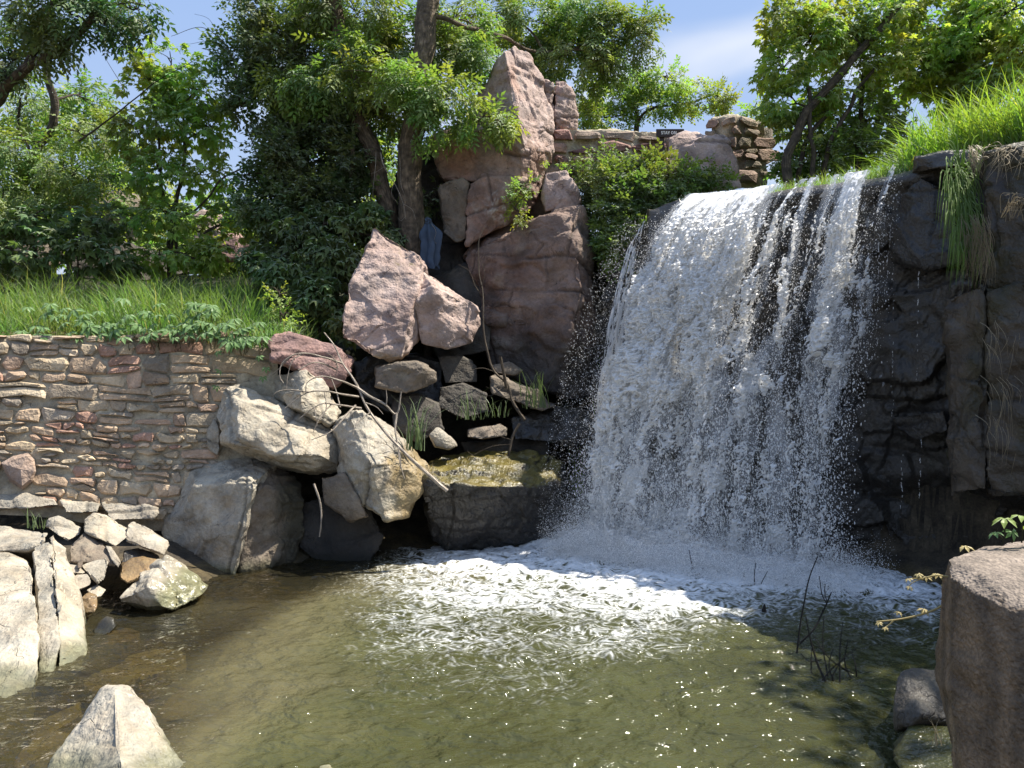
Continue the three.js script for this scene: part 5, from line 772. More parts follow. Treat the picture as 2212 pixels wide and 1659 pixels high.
[[-90, 250, 21, 'pale tree far back at the left edge, behind the crooked dark trunk'], [150, 260, 23, 'light green tree far back between the two left trees'], [300, 420, 20, 'low bright tree far behind the small forked tree'], [500, 470, 19, 'low bright tree far back between the forked tree and the dark mass'], [800, 330, 20, 'far tree glimpsed between the dark mass and the leaning trunk']].forEach(([x, y, d, label], i) =>
  tree('distant_tree', label, 'far trees beyond the terrace', { seed: 30 + i, leaf: 'broad', size: 1.15, mat: LM.light, trunks: [TR([[x, 560, d], [x + 5, y + 60, d], [x - 5, y, d]], 0.1, 0.03)], clumps: [[x - 50, y + 20, d, 60, 50, 1.2, 300], [x + 50, y + 30, d, 60, 50, 1.2, 300], [x, y - 20, d, 60, 45, 1.2, 260], [x - 30, y + 110, d, 80, 50, 1.2, 320], [x + 60, y + 120, d, 70, 50, 1.2, 300]], gap: -0.05, twigs: 2 }));

{
  const o = new THREE.Group(), cl = [], r = RNG(91); for (let i = 0; i < 46; i++) { const d = lerp(15.5, 24, r()), x = lerp(-260, 960, (i + r()) / 46), y = lerp(560, 455, r()); cl.push(clump([x, y, d, 70, 45 + 30 * r(), 1.2, 210])); }
  const im = crown(scene, cl, 'broad', LM.light, 92, { size: 1.25, gap: -0.2, name: numbered('far_thicket') }); tag(im, 'far off mass of green thicket behind the trees of the terrace', 'thicket', null, 'stuff');
}
// shrubs
function shrub(name, label, group, o) { return tree(name, label, group, { cat: 'shrub', twigs: 3, barkMat: TWIG, ...o }); }
shrub('shrub', 'thick green shrub cascading down the slope just left of the falls', null, { seed: 40, leaf: 'small', size: 1.1, mat: LM.mid, trunks: [TR([[1400, 520, 11.9], [1390, 430, 11.8], [1380, 360, 11.8]], 0.03, 0.01), TR([[1330, 560, 11.8], [1320, 480, 11.7], [1310, 420, 11.6]], 0.03, 0.01)], clumps: [[1375, 368, 11.8, 34, 26, 0.3, 150], [1420, 348, 11.9, 30, 22, 0.3, 110], [1335, 392, 11.7, 46, 32, 0.35, 260], [1440, 392, 11.7, 60, 30, 0.4, 320], [1500, 384, 11.8, 40, 22, 0.35, 150], [1545, 398, 11.9, 40, 16, 0.3, 110], [1385, 430, 11.6, 60, 40, 0.4, 420], [1320, 455, 11.6, 46, 46, 0.4, 360], [1420, 455, 11.6, 40, 30, 0.35, 190], [1370, 500, 11.5, 40, 36, 0.35, 220], [1318, 530, 11.5, 34, 50, 0.35, 240], [1345, 560, 11.45, 26, 30, 0.3, 110], [1288, 390, 11.7, 30, 30, 0.3, 110], [1460, 425, 11.6, 26, 20, 0.3, 90], [1300, 350, 11.9, 20, 22, 0.25, 50]], gap: -0.15 });
shrub('shrub', 'dark creeper covered thicket below the vine clad tree, left of the leaning boulder', null, { seed: 41, leaf: 'palm', size: 1.15, mat: LM.dark, trunks: [TR([[690, 700, 11.2], [690, 560, 11.3], [700, 470, 11.5]], 0.03, 0.01), TR([[610, 700, 11.2], [620, 600, 11.3]], 0.03, 0.01)], clumps: [[700, 490, 11.6, 90, 50, 0.5, 620], [630, 520, 11.5, 80, 50, 0.5, 560], [720, 570, 11.2, 60, 60, 0.5, 520], [640, 600, 11.1, 90, 50, 0.5, 620], [570, 580, 11.4, 60, 50, 0.5, 380], [700, 650, 10.9, 55, 50, 0.4, 380], [620, 670, 10.8, 70, 36, 0.4, 380], [800, 490, 11.8, 50, 50, 0.5, 300], [740, 690, 10.6, 30, 40, 0.3, 140], [850, 520, 11.6, 40, 40, 0.4, 160]], gap: -0.15 });
shrub('shrub', 'broad leaved bushes in shade under the left trees, behind the terrace grass', null, { seed: 42, leaf: 'broad', size: 1.1, mat: LM.dark, trunks: [TR([[60, 600, 12.2], [70, 500, 12.2]], 0.03, 0.01), TR([[170, 600, 12], [165, 520, 12]], 0.03, 0.01)], clumps: [[70, 470, 12.2, 90, 36, 0.5, 300], [150, 520, 12, 90, 36, 0.5, 300], [30, 550, 11.8, 90, 36, 0.5, 260], [210, 560, 12, 70, 28, 0.4, 180], [-60, 500, 12, 80, 70, 0.5, 300], [230, 480, 12.3, 50, 30, 0.4, 120]], gap: -0.02 });
shrub('shrub', 'low sunlit green bush around the foot of the small forked tree', null, { seed: 43, leaf: 'broad', size: 0.85, mat: LM.light, trunks: [TR([[420, 600, 12.2], [425, 540, 12.2]], 0.02, 0.01)], clumps: [[400, 550, 12.2, 60, 26, 0.4, 180], [470, 545, 12.3, 60, 34, 0.4, 220], [330, 555, 12.3, 55, 24, 0.4, 150], [500, 480, 12.6, 40, 40, 0.4, 150], [430, 500, 13, 60, 30, 0.4, 140]], gap: -0.02 });
shrub('shrub', 'dark weedy bush under the leaning tree at the back of the falls', null, { seed: 48, leaf: 'small', size: 1.2, mat: LM.mid, trunks: [TR([[1760, 380, 12], [1760, 330, 12]], 0.02, 0.01), TR([[1850, 370, 12], [1855, 320, 12]], 0.02, 0.01)], clumps: [[1715, 350, 12.2, 40, 20, 0.4, 150], [1770, 335, 12.2, 60, 30, 0.4, 280], [1850, 325, 12.3, 60, 34, 0.4, 300], [1920, 320, 12.3, 50, 34, 0.4, 220], [1800, 290, 13, 80, 30, 0.5, 200]], gap: -0.25 });
shrub('shrub', 'dark green growth in the notch between the brown rock face and the red wall', null, { seed: 49, leaf: 'small', size: 1.1, mat: LM.dark, trunks: [TR([[1275, 560, 12.4], [1275, 440, 12.4]], 0.02, 0.01)], clumps: [[1275, 420, 12.4, 40, 50, 0.3, 260], [1285, 520, 12.4, 36, 70, 0.3, 300], [1250, 380, 12.7, 30, 24, 0.3, 90]], gap: -0.3 });
shrub('sapling', 'thin yellow green sapling in the dark thicket above the wall end', null, { seed: 44, leaf: 'small', size: 0.8, mat: LM.light, trunks: [TR([[612, 740, 10.2], [608, 680, 10.2], [602, 620, 10.2]], 0.012, 0.005)], clumps: [[604, 640, 10.2, 20, 30, 0.15, 40], [612, 690, 10.2, 18, 30, 0.15, 36], [625, 660, 10.3, 18, 18, 0.15, 24]], gap: -0.3 });
shrub('ledge_plant', 'pale leafy plant sprouting from the ledge right of the tower foot', null, { seed: 45, leaf: 'small', size: 0.8, mat: LM.light, trunks: [TR([[1112, 500, 11.3], [1120, 460, 11.3], [1135, 400, 11.3]], 0.01, 0.004)], clumps: [[1130, 415, 11.3, 28, 24, 0.15, 50], [1115, 455, 11.3, 24, 26, 0.15, 44], [1150, 395, 11.4, 16, 14, 0.1, 20]], gap: -0.2, base: false });
shrub('ledge_plant', 'small leafy plant in the crack between the tower and the red wall', null, { seed: 46, leaf: 'small', size: 0.8, mat: LM.light, trunks: [TR([[1205, 385, 11.9], [1208, 345, 11.9]], 0.01, 0.004)], clumps: [[1206, 350, 11.9, 22, 20, 0.15, 60], [1228, 370, 11.9, 22, 14, 0.15, 40]], gap: -0.2, base: false });
shrub('shrub', 'dark green plant growing in the recess between the straight trunk and the tower', null, { seed: 47, leaf: 'broad', size: 0.8, mat: LM.dark, trunks: [TR([[930, 540, 12.2], [928, 450, 12.2]], 0.015, 0.006)], clumps: [[930, 440, 12.2, 30, 26, 0.25, 90], [945, 420, 12.3, 20, 18, 0.2, 40], [905, 470, 12.1, 16, 16, 0.2, 30]], gap: -0.2, base: false });

// ---------------------------------------------------------------- grass
const bladeGeo = (() => { const p = [], w = [1, 0.92, 0.7, 0.36, 0], z = [0, 0.02, 0.09, 0.22, 0.42], y = [0, 0.3, 0.58, 0.82, 0.97]; for (let i = 0; i < 4; i++) { const a = [-w[i] / 2, y[i], z[i]], b = [w[i] / 2, y[i], z[i]], c = [-w[i + 1] / 2, y[i + 1], z[i + 1]], d = [w[i + 1] / 2, y[i + 1], z[i + 1]]; p.push(...a, ...b, ...c); if (w[i + 1] > 0) p.push(...c, ...b, ...d); } return geoOf(p); })();
function grass(n, place, material, seed, label, name = 'grass', lean = 0.35, dryShare = 0.04) {
  const r = RNG(seed), im = setup(new THREE.InstancedMesh(bladeGeo, material, n)); let k = 0;
  for (let i = 0; i < n * 3 && k < n; i++) {
    const b = place(r); if (!b) continue;                     // [x, y, z, height, width]
    eul.set((r() - 0.3) * lean * 2, r() * 6.2832, (r() - 0.5) * lean * 1.4, 'YXZ'); quat.setFromEuler(eul);
    mat4.compose(V3(b[0], b[1], b[2]), quat, scl.set(b[4], b[3], b[3] * (0.5 + r()))); im.setMatrixAt(k, mat4);
    const q = 0.7 + 0.6 * r(), y = noise3(b[0] * 1.1, 2, b[2] * 1.1) * 0.5 + 0.2 * (r() - 0.5); im.setColorAt(k, r() < dryShare ? colr.setRGB(3, 1.7, 3) : colr.setRGB(q * (1 + y), q, q * (1 - 0.3 * y))); k++;
  }
  im.count = k; im.name = numbered(name); scene.add(im); return tag(im, label, 'grass', null, 'stuff');
}
grass(14000, (r) => { const x = lerp(-8.2, -2.75, r()), z = -lerp(9.52, 12.6, r()); if (fbm(x * 0.8, z * 0.8, 3, 2) < -0.3) return; const edge = sstep(-2.7, -3.6, x); return [x, Math.max(2.58, groundAt(x, z)) - 0.03, z, (0.42 + 0.48 * r()) * lerp(0.55, 1, sstep(9.5, 10.3, -z)) * (0.5 + 0.5 * edge) * (1.1 + 0.5 * noise3(x * 1.1, z * 1.3, 9)), 0.010 + 0.012 * r()]; }, LM.grass, 51, 'long green grass on the terrace above the rubble wall');
grass(15000, (r) => { const px = lerp(1470, 1990, r()), q = lipAt(px).addScaledVector(OUT, -0.3 - 1.9 * r()); return [q.x, 4.38 + 0.1 * r() - 0.05, q.z, (0.2 + 0.42 * r()) * lerp(0.35, 1.1, clamp((q.distanceTo(lipAt(px)) - 0.2) / 1.3)), 0.009 + 0.009 * r()]; }, LM.grass, 52, 'green grass and weeds along the lip of the falls');
grass(5200, (r) => { const px = lerp(1890, 2290, Math.pow(r(), 0.9)), q = lipAt(px).addScaledVector(OUT, -0.55 - 1.8 * r()); const e = sstep(1880, 1960, px); return [q.x, 4.4, q.z, (0.42 + 0.62 * r() * (1 + 0.4 * noise3(q.x * 1.4, 3, q.z * 1.4))) * (0.45 + 0.55 * e), 0.012 + 0.018 * r()]; }, LM.bright, 53, 'tall bright yellow green grass on the cliff top at the right', 'tall_grass', 0.45, 0.01);
grass(1500, (r) => { const x = lerp(5.1, 8.2, r()), z = -lerp(11, 14, r()); return [x, 4.4, z, 0.5 + 0.6 * r(), 0.014]; }, LM.light, 54, 'weedy undergrowth beneath the trees at the upper right', 'undergrowth');
grass(2600, (r) => { const px = lerp(1240, 1560, r()), d = lerp(11.8, 12.4, r()), q = P(px, 0, d); return [q.x, groundAt(q.x, q.z) - 0.05, q.z, 0.25 + 0.35 * r(), 0.009]; }, LM.mid, 55, 'green weeds at the foot of the low red wall', 'undergrowth');

// ---------------------------------------------------------------- dead wood, reeds, creeper, cloth
function sticks(name, label, cat, list, material, kids = 'twig', group) {
  const t = thing(name, label, cat, group);
  list.forEach(([pts, a, b], i) => part(t, i ? numberedPart(t, kids) : 'stem', stem(pts.map((q) => P(...q)), a, b, i + 3, a > 0.012 ? 8 : 6, 0.012, 0.05), material));
  return t;
}
sticks('dead_branch', 'bare pale dead branch with arching twigs lying across the fallen boulders', 'branch', [
  [[[966, 1060, 8.75], [922, 1022, 8.7], [862, 966, 8.6], [798, 888, 8.65], [774, 837, 8.75], [740, 785, 8.9], [723, 746, 9.0], [700, 719, 9.05]], 0.0234, 0.0078],
  [[[740, 785, 8.9], [700, 772, 8.7], [658, 763, 8.6], [630, 768, 8.5], [608, 787, 8.45], [606, 816, 8.4], [614, 828, 8.4]], 0.0137, 0.0047],
  [[[728, 799, 8.9], [678, 783, 8.6], [644, 799, 8.5]], 0.0107, 0.0047],
  [[[771, 837, 8.75], [730, 821, 8.5], [694, 813, 8.4], [663, 828, 8.3], [661, 855, 8.25]], 0.0137, 0.0047],
  [[[774, 857, 8.7], [742, 852, 8.5], [702, 845, 8.35], [668, 847, 8.3], [642, 861, 8.25], [615, 883, 8.2]], 0.0137, 0.0047],
  [[[780, 882, 8.65], [718, 873, 8.4], [697, 871, 8.3], [670, 885, 8.25], [646, 905, 8.2]], 0.0137, 0.0047],
  [[[668, 847, 8.3], [618, 842, 8.25], [594, 849, 8.2], [586, 862, 8.2]], 0.0091, 0.0039],
  [[[771, 837, 8.75], [800, 856, 8.7], [831, 873, 8.7], [855, 895, 8.75], [867, 846, 8.8]], 0.0169, 0.0078],
  [[[834, 875, 8.7], [836, 860, 8.7], [834, 842, 8.7]], 0.0091, 0.0047],
  [[[857, 893, 8.75], [854, 930, 8.65], [860, 966, 8.6], [864, 1000, 8.5], [874, 1034, 8.45]], 0.0137, 0.0047],
  [[[735, 880, 8.5], [726, 845, 8.6], [713, 810, 8.65]], 0.0091, 0.0047], [[[730, 795, 8.85], [722, 775, 8.8], [704, 761, 8.75]], 0.0076, 0.0031],
  [[[768, 876, 8.6], [738, 908, 8.3], [714, 933, 8.1], [673, 950, 8.0]], 0.0123, 0.0047], [[[678, 881, 8.25], [683, 900, 8.2], [686, 920, 8.2]], 0.0076, 0.0031],
  [[[655, 764, 8.6], [634, 777, 8.5], [622, 810, 8.45], [619, 838, 8.4]], 0.0076, 0.0031], [[[630, 768, 8.5], [598, 800, 8.5], [578, 815, 8.5]], 0.0061, 0.0031],
  [[[860, 966, 8.55], [866, 1000, 8.45], [862, 1020, 8.45]], 0.0076, 0.0031], [[[800, 890, 8.6], [770, 915, 8.4], [762, 940, 8.3]], 0.0091, 0.0031], [[[790, 870, 8.65], [815, 880, 8.5], [828, 895, 8.5]], 0.0091, 0.0031],
  [[[745, 800, 8.9], [765, 790, 8.8], [768, 760, 8.8]].map(([x, y, d]) => [x - 40, y + 20, d]), 0.005, 0.002], [[[716, 873, 8.4], [690, 905, 8.2], [676, 935, 8.1]], 0.0076, 0.0031], [[[700, 846, 8.35], [705, 880, 8.3], [690, 908, 8.2]], 0.0061, 0.0031],
], DEAD);
sticks('dead_sapling', 'thin bare sapling rising against the brown rock face right of the leaning boulder', 'sapling', [
  [[[1134, 908, 10.35], [1107, 867, 10.4], [1096, 830, 10.45], [1068, 803, 10.5], [1051, 752, 10.55], [1044, 694, 10.6], [1042, 626, 10.7], [1035, 585, 10.8], [1035, 517, 10.9], [1049, 487, 11]], 0.022, 0.005],
  [[[1042, 640, 10.7], [1026, 617, 10.7], [1013, 585, 10.75], [990, 571, 10.8]], 0.008, 0.003], [[[1040, 620, 10.7], [1046, 590, 10.7], [1038, 560, 10.75]], 0.006, 0.003],
  [[[1094, 838, 10.4], [1088, 810, 10.35], [1081, 771, 10.3]], 0.022, 0.018], [[[1068, 803, 10.5], [1040, 795, 10.4], [1000, 805, 10.3]], 0.007, 0.003], [[[1096, 832, 10.4], [1060, 855, 10.3], [1030, 850, 10.2]], 0.007, 0.003], [[[1107, 867, 10.4], [1075, 850, 10.3], [1050, 835, 10.3]], 0.005, 0.002],
], TWIG);
sticks('driftwood', 'broken driftwood stick stuck upright behind the wet yellow green rock', 'driftwood', [[[[1122, 915, 10.2], [1106, 946, 10.15], [1098, 990, 10.1]], 0.02, 0.016], [[[1100, 960, 10.1], [1060, 965, 10], [1020, 985, 9.9]], 0.006, 0.003], [[[1104, 950, 10.1], [1075, 940, 10], [1060, 920, 10]], 0.006, 0.003], [[[1098, 985, 10.1], [1050, 1000, 9.9], [1010, 975, 9.9]], 0.005, 0.003]], TWIG);
sticks('driftwood', 'curved pale stick standing in the dark gap between the big lower boulders', 'driftwood', [[[[678, 1045, 8.6], [690, 1080, 8.6], [694, 1130, 8.6], [690, 1160, 8.6]], 0.013, 0.008]], DEAD);
sticks('drowned_branches', 'tangle of black twigs sticking out of the pool in front of the falls', 'branch', [
  [[[1766, 1203, 5.9], [1744, 1265, 5.85], [1731, 1340, 5.8], [1721, 1412, 5.75]], 0.004, 0.007], [[[1796, 1279, 5.8], [1786, 1305, 5.8], [1773, 1331, 5.8], [1758, 1359, 5.75], [1728, 1390, 5.75]], 0.004, 0.008], [[[1786, 1304, 5.8], [1775, 1285, 5.8], [1768, 1245, 5.8]], 0.005, 0.003], [[[1787, 1300, 5.8], [1781, 1282, 5.8], [1782, 1262, 5.8]], 0.004, 0.003],
  [[[1741, 1332, 5.6], [1752, 1386, 5.55], [1765, 1433, 5.5], [1784, 1472, 5.4]], 0.004, 0.009], [[[1821, 1343, 5.6], [1815, 1408, 5.5], [1814, 1490, 5.35]], 0.003, 0.007], [[[1780, 1330, 5.7], [1779, 1400, 5.6], [1788, 1460, 5.45]], 0.003, 0.005], [[[1832, 1380, 5.5], [1826, 1430, 5.5], [1840, 1465, 5.4]], 0.003, 0.005], [[[1730, 1412, 5.6], [1750, 1430, 5.55], [1775, 1425, 5.5]], 0.003, 0.004], [[[1755, 1370, 5.6], [1790, 1420, 5.5], [1830, 1450, 5.45]], 0.003, 0.005], [[[1830, 1420, 5.5], [1800, 1440, 5.45], [1775, 1470, 5.4]], 0.003, 0.005], [[[1840, 1410, 5.5], [1848, 1440, 5.4], [1850, 1462, 5.4]], 0.004, 0.006], [[[1800, 1400, 5.5], [1792, 1440, 5.45], [1805, 1475, 5.4]], 0.003, 0.005], [[[1754, 1400, 5.6], [1754, 1455, 5.5]].flatMap((q, i, a) => i ? [q] : [q, [1753, 1430, 5.55]]), 0.003, 0.005], [[[1850, 1400, 5.5], [1820, 1425, 5.45], [1795, 1470, 5.4]], 0.003, 0.004], [[[1770, 1400, 5.6], [1800, 1430, 5.5], [1845, 1455, 5.4]], 0.0025, 0.004],
], bark(0.03, 0.025, 0.02));
sticks('drowned_branch', 'small black forked twig poking out of the foam right under the falls', 'branch', [[[[1489, 1188, 8.4], [1496, 1222, 8.4], [1504, 1246, 8.4]], 0.005, 0.007], [[[1504, 1244, 8.4], [1514, 1236, 8.4], [1521, 1226, 8.4]], 0.006, 0.003]], bark(0.03, 0.025, 0.02));
sticks('drowned_branch', 'pair of short black twigs in the spray at the foot of the falls', 'branch', [[[[1633, 1215, 7.9], [1630, 1245, 7.9], [1631, 1275, 7.9]], 0.004, 0.006], [[[1658, 1234, 7.8], [1650, 1250, 7.8], [1644, 1262, 7.8]], 0.003, 0.004]], bark(0.03, 0.025, 0.02));
sticks('driftwood', 'short pointed black stump sticking out of the foam', 'driftwood', [[[[1652, 1306, 7.1], [1650, 1330, 7.1], [1648, 1352, 7.05]], 0.008, 0.05], [[[1652, 1335, 7.1], [1670, 1328, 7.1], [1678, 1320, 7.1]], 0.012, 0.004]], bark(0.05, 0.04, 0.03));
sticks('dead_twigs', 'bare grey twigs hanging in front of the two thick trunks', 'twigs', [[[[822, 330, 11.6], [830, 360, 11.5], [851, 394, 11.4], [871, 439, 11.4], [877, 474, 11.4]], 0.011, 0.003], [[[860, 320, 11.5], [864, 360, 11.5], [866, 397, 11.5], [875, 424, 11.5]], 0.006, 0.002], [[[812, 330, 11.6], [809, 380, 11.5], [806, 424, 11.5], [812, 441, 11.5]], 0.007, 0.002], [[[872, 441, 11.4], [889, 452, 11.4], [897, 474, 11.4]], 0.005, 0.002], [[[851, 394, 11.4], [846, 420, 11.4], [860, 440, 11.4]], 0.005, 0.002], [[[875, 468, 11.4], [866, 478, 11.4], [860, 470, 11.4]], 0.004, 0.002], [[[830, 360, 11.5], [812, 372, 11.5], [796, 376, 11.5]], 0.004, 0.002]], DEAD);
sticks('dead_branch', 'long bare branch slanting across the sky above the small forked tree', 'branch', [[[[170, 305, 11.4], [230, 262, 11.4], [290, 215, 11.4], [340, 175, 11.4], [425, 128, 11.4]], 0.016, 0.004], [[[290, 215, 11.4], [262, 170, 11.4], [240, 130, 11.4]].map(([x, y, d]) => [x - 20, y - 20, d]), 0.006, 0.002], [[[330, 182, 11.4], [335, 165, 11.4], [350, 150, 11.4]], 0.004, 0.002]], BARKDARK);
sticks('dead_twigs', 'fine bare twigs against the sky left of the dark vine clad tree', 'twigs', [[[[560, 350, 12], [520, 230, 12], [500, 120, 12], [440, 60, 12], [370, 78, 12]], 0.012, 0.003], [[[500, 120, 12], [460, 90, 12], [410, 95, 12]], 0.006, 0.002], [[[515, 210, 12], [540, 150, 12], [530, 90, 12]], 0.006, 0.002], [[[520, 230, 12], [560, 180, 12], [575, 110, 12]], 0.006, 0.002], [[[600, 380, 12], [540, 375, 12], [480, 400, 12], [440, 470, 12]], 0.012, 0.003], [[[540, 375, 12], [500, 420, 12], [450, 440, 12]], 0.006, 0.002], [[[470, 70, 12], [450, 40, 12], [420, 30, 12]], 0.004, 0.002], [[[240, 120, 11], [290, 75, 11], [345, 100, 11], [352, 112, 11]], 0.007, 0.002], [[[230, 115, 11], [280, 110, 11], [300, 150, 11]], 0.005, 0.002]], BARKDARK);
// reeds and tufts
function tuft(name, label, n, x, y, d, w, h, material, seed, group, wide = 0.011) {
  const t = thing(name, label, 'grass tuft', group), r = RNG(seed);
  for (let i = 0; i < n; i++) {
    const a = P(x + (r() - 0.5) * w, y + (r() - 0.5) * 6, d + (r() - 0.5) * 0.2), hh = h / F * d * (0.5 + 0.6 * r()), m = part(t, numberedPart(t, 'blade'), bladeGeo, material);
    m.position.copy(a); m.rotation.set((r() - 0.4) * 0.5, r() * 6.28, (r() - 0.5) * 0.5, 'YXZ'); m.scale.set(wide * (0.7 + 0.6 * r()), hh, hh * (0.5 + r()));
  }
}
tuft('reed_clump', 'tall green reeds between the rusty boulder and the shaded slope', 26, 898, 972, 9.0, 40, 125, LM.reed, 61, null, 0.016);
tuft('reed_clump', 'green reeds at the foot of the brown rock face beside the falls', 22, 1158, 880, 10.5, 60, 85, LM.reed, 62, null, 0.018);
tuft('reed_clump', 'thin grass growing over the broken slabs in the middle of the shaded slope', 20, 1015, 905, 10.1, 60, 75, LM.reed, 63, null, 0.011);
tuft('reed_clump', 'short grass hanging on the slab below the bare sapling', 22, 1075, 900, 10.2, 50, 48, LM.reed, 64, null, 0.011);
tuft('grass_tuft', 'small grass tuft in the hollow behind the big cracked slab', 12, 76, 1142, 8.2, 40, 48, LM.reed, 65, null, 0.012);
tuft('grass_tuft', 'pale little tuft on the left end of the wet yellow green rock', 12, 930, 1030, 8.95, 20, 30, LM.straw, 66, null, 0.006);
tuft('grass_tuft', 'dead straw lying on the mossy rock at the lower right', 14, 2030, 1612, 4.05, 50, 60, LM.straw, 67, null, 0.004);
// grass and roots hanging down the right cliff
{
  const t = thing('hanging_grass', 'grass hanging down the cliff right of the falls, its roots bare below', 'grass tuft'), r = RNG(71), green = [], dry = [];
  const strip = (out, pts, w) => { const c = new THREE.CatmullRomCurve3(pts), n = 9; let prev = null; for (let i = 0; i <= n; i++) { const p = c.getPoint(i / n), d = c.getTangent(i / n), s = d.cross(V3(0.3, 0.1, 1)).normalize().multiplyScalar(w * (1 - Math.pow(i / n, 2)) / 2 + 0.0004), a = p.clone().add(s), b = p.clone().sub(s); if (prev) for (const v of [prev[0], prev[1], a, a, prev[1], b]) out.push(v.x, v.y, v.z); prev = [a, b]; } };
  for (let i = 0; i < 330; i++) { const k = Math.pow(r(), 0.8), x = lerp(2085, 2098, k) - 34 * r() + 10 * k, y = lerp(350, 540, k), d = lerp(7.75, 7.15, 0.2 + 0.5 * k), L = 0.18 + 0.32 * r(), a = P(x, y, d), s = (r() - 0.62) * 0.5; strip(green, [a, a.clone().add(V3(s * L, L * 0.28 * (r() - 0.1), 0.12 * L)), a.clone().add(V3(s * L * 1.6, -L * 0.25, 0.3 * L)), a.clone().add(V3(s * L * 1.8, -L * 0.95, 0.25 * L))], 0.009 + 0.008 * r()); }
  for (let i = 0; i < 26; i++) { const x = 2064 + 50 * r(), y = 345 + 40 * r(), a = P(x, y, 7.6), L = 0.14 + 0.16 * r(), s = (r() - 0.65) * 0.9; strip(green, [a, a.clone().add(V3(s * L * 0.6, L * 0.8, 0.05)), a.clone().add(V3(s * L * 1.3, L * 0.9, 0.1))], 0.016); }
  for (let i = 0; i < 150; i++) { const x = lerp(2074, 2138, r()), y = lerp(460, 545, r()), a = P(x, y, lerp(7.35, 7.05, (x - 2074) / 64)), L = 0.2 + 0.25 * r(), s = (r() - 0.7) * 0.35; strip(dry, [a, a.clone().add(V3(s * L * 0.5 + 0.02 * (r() - 0.5), -L * 0.5, 0.06)), a.clone().add(V3(s * L, -L, 0.03))], 0.005); }
  for (let i = 0; i < 60; i++) { const x = lerp(2090, 2112, r()), y = lerp(312, 345, r()), a = P(x, y, 7.4), L = 0.1 + 0.15 * r(); strip(dry, [a, a.clone().add(V3((r() - 0.5) * 0.1, -L * 0.5, 0.06)), a.clone().add(V3((r() - 0.5) * 0.15, -L, 0.05))], 0.006); }
  for (const [m, p, n] of [[LM.grass, green, 'blades'], [LM.straw, dry, 'roots']]) { const g = part(t, n, geoOf(p), m); g.userData.kind = 'stuff'; }
  const t2 = thing('hanging_roots', 'thin dry roots dangling down the mossy cliff at the right edge', 'roots'), p2 = [];
  for (let i = 0; i < 60; i++) { const x = lerp(2105, 2215, r()), k = Math.floor(r() * 3), y = [690, 800, 880][k] + 60 * r(), a = P(x, y, 6.85), L = 0.15 + 0.3 * r(), b = (r() - 0.5) * 0.25; strip(p2, [a, a.clone().add(V3(b * 0.5, -L * 0.35, 0.07)), a.clone().add(V3(b, -L, 0.06))], 0.005); }
  for (let i = 0; i < 46; i++) { const x = lerp(2125, 2230, r()), y = lerp(310, 345, r()), a = P(x, y, 6.75), b = (r() - 0.6) * 0.5; strip(p2, [a, a.clone().add(V3(b * 0.4, 0.01 - 0.1 * r(), 0.1)), a.clone().add(V3(b, -0.05 - 0.25 * r(), 0.12))], 0.006); }
  for (let i = 0; i < 30; i++) { const x = lerp(2160, 2215, r()), y = lerp(455, 480, r()), a = P(x, y, 6.7), L = 0.06 + 0.1 * r(); strip(p2, [a, a.clone().add(V3((r() - 0.5) * 0.1, L, 0.05)), a.clone().add(V3((r() - 0.5) * 0.2, L * 0.9, 0.1))], 0.005); }
  part(t2, 'strands', geoOf(p2), LM.straw).userData.kind = 'stuff';
}
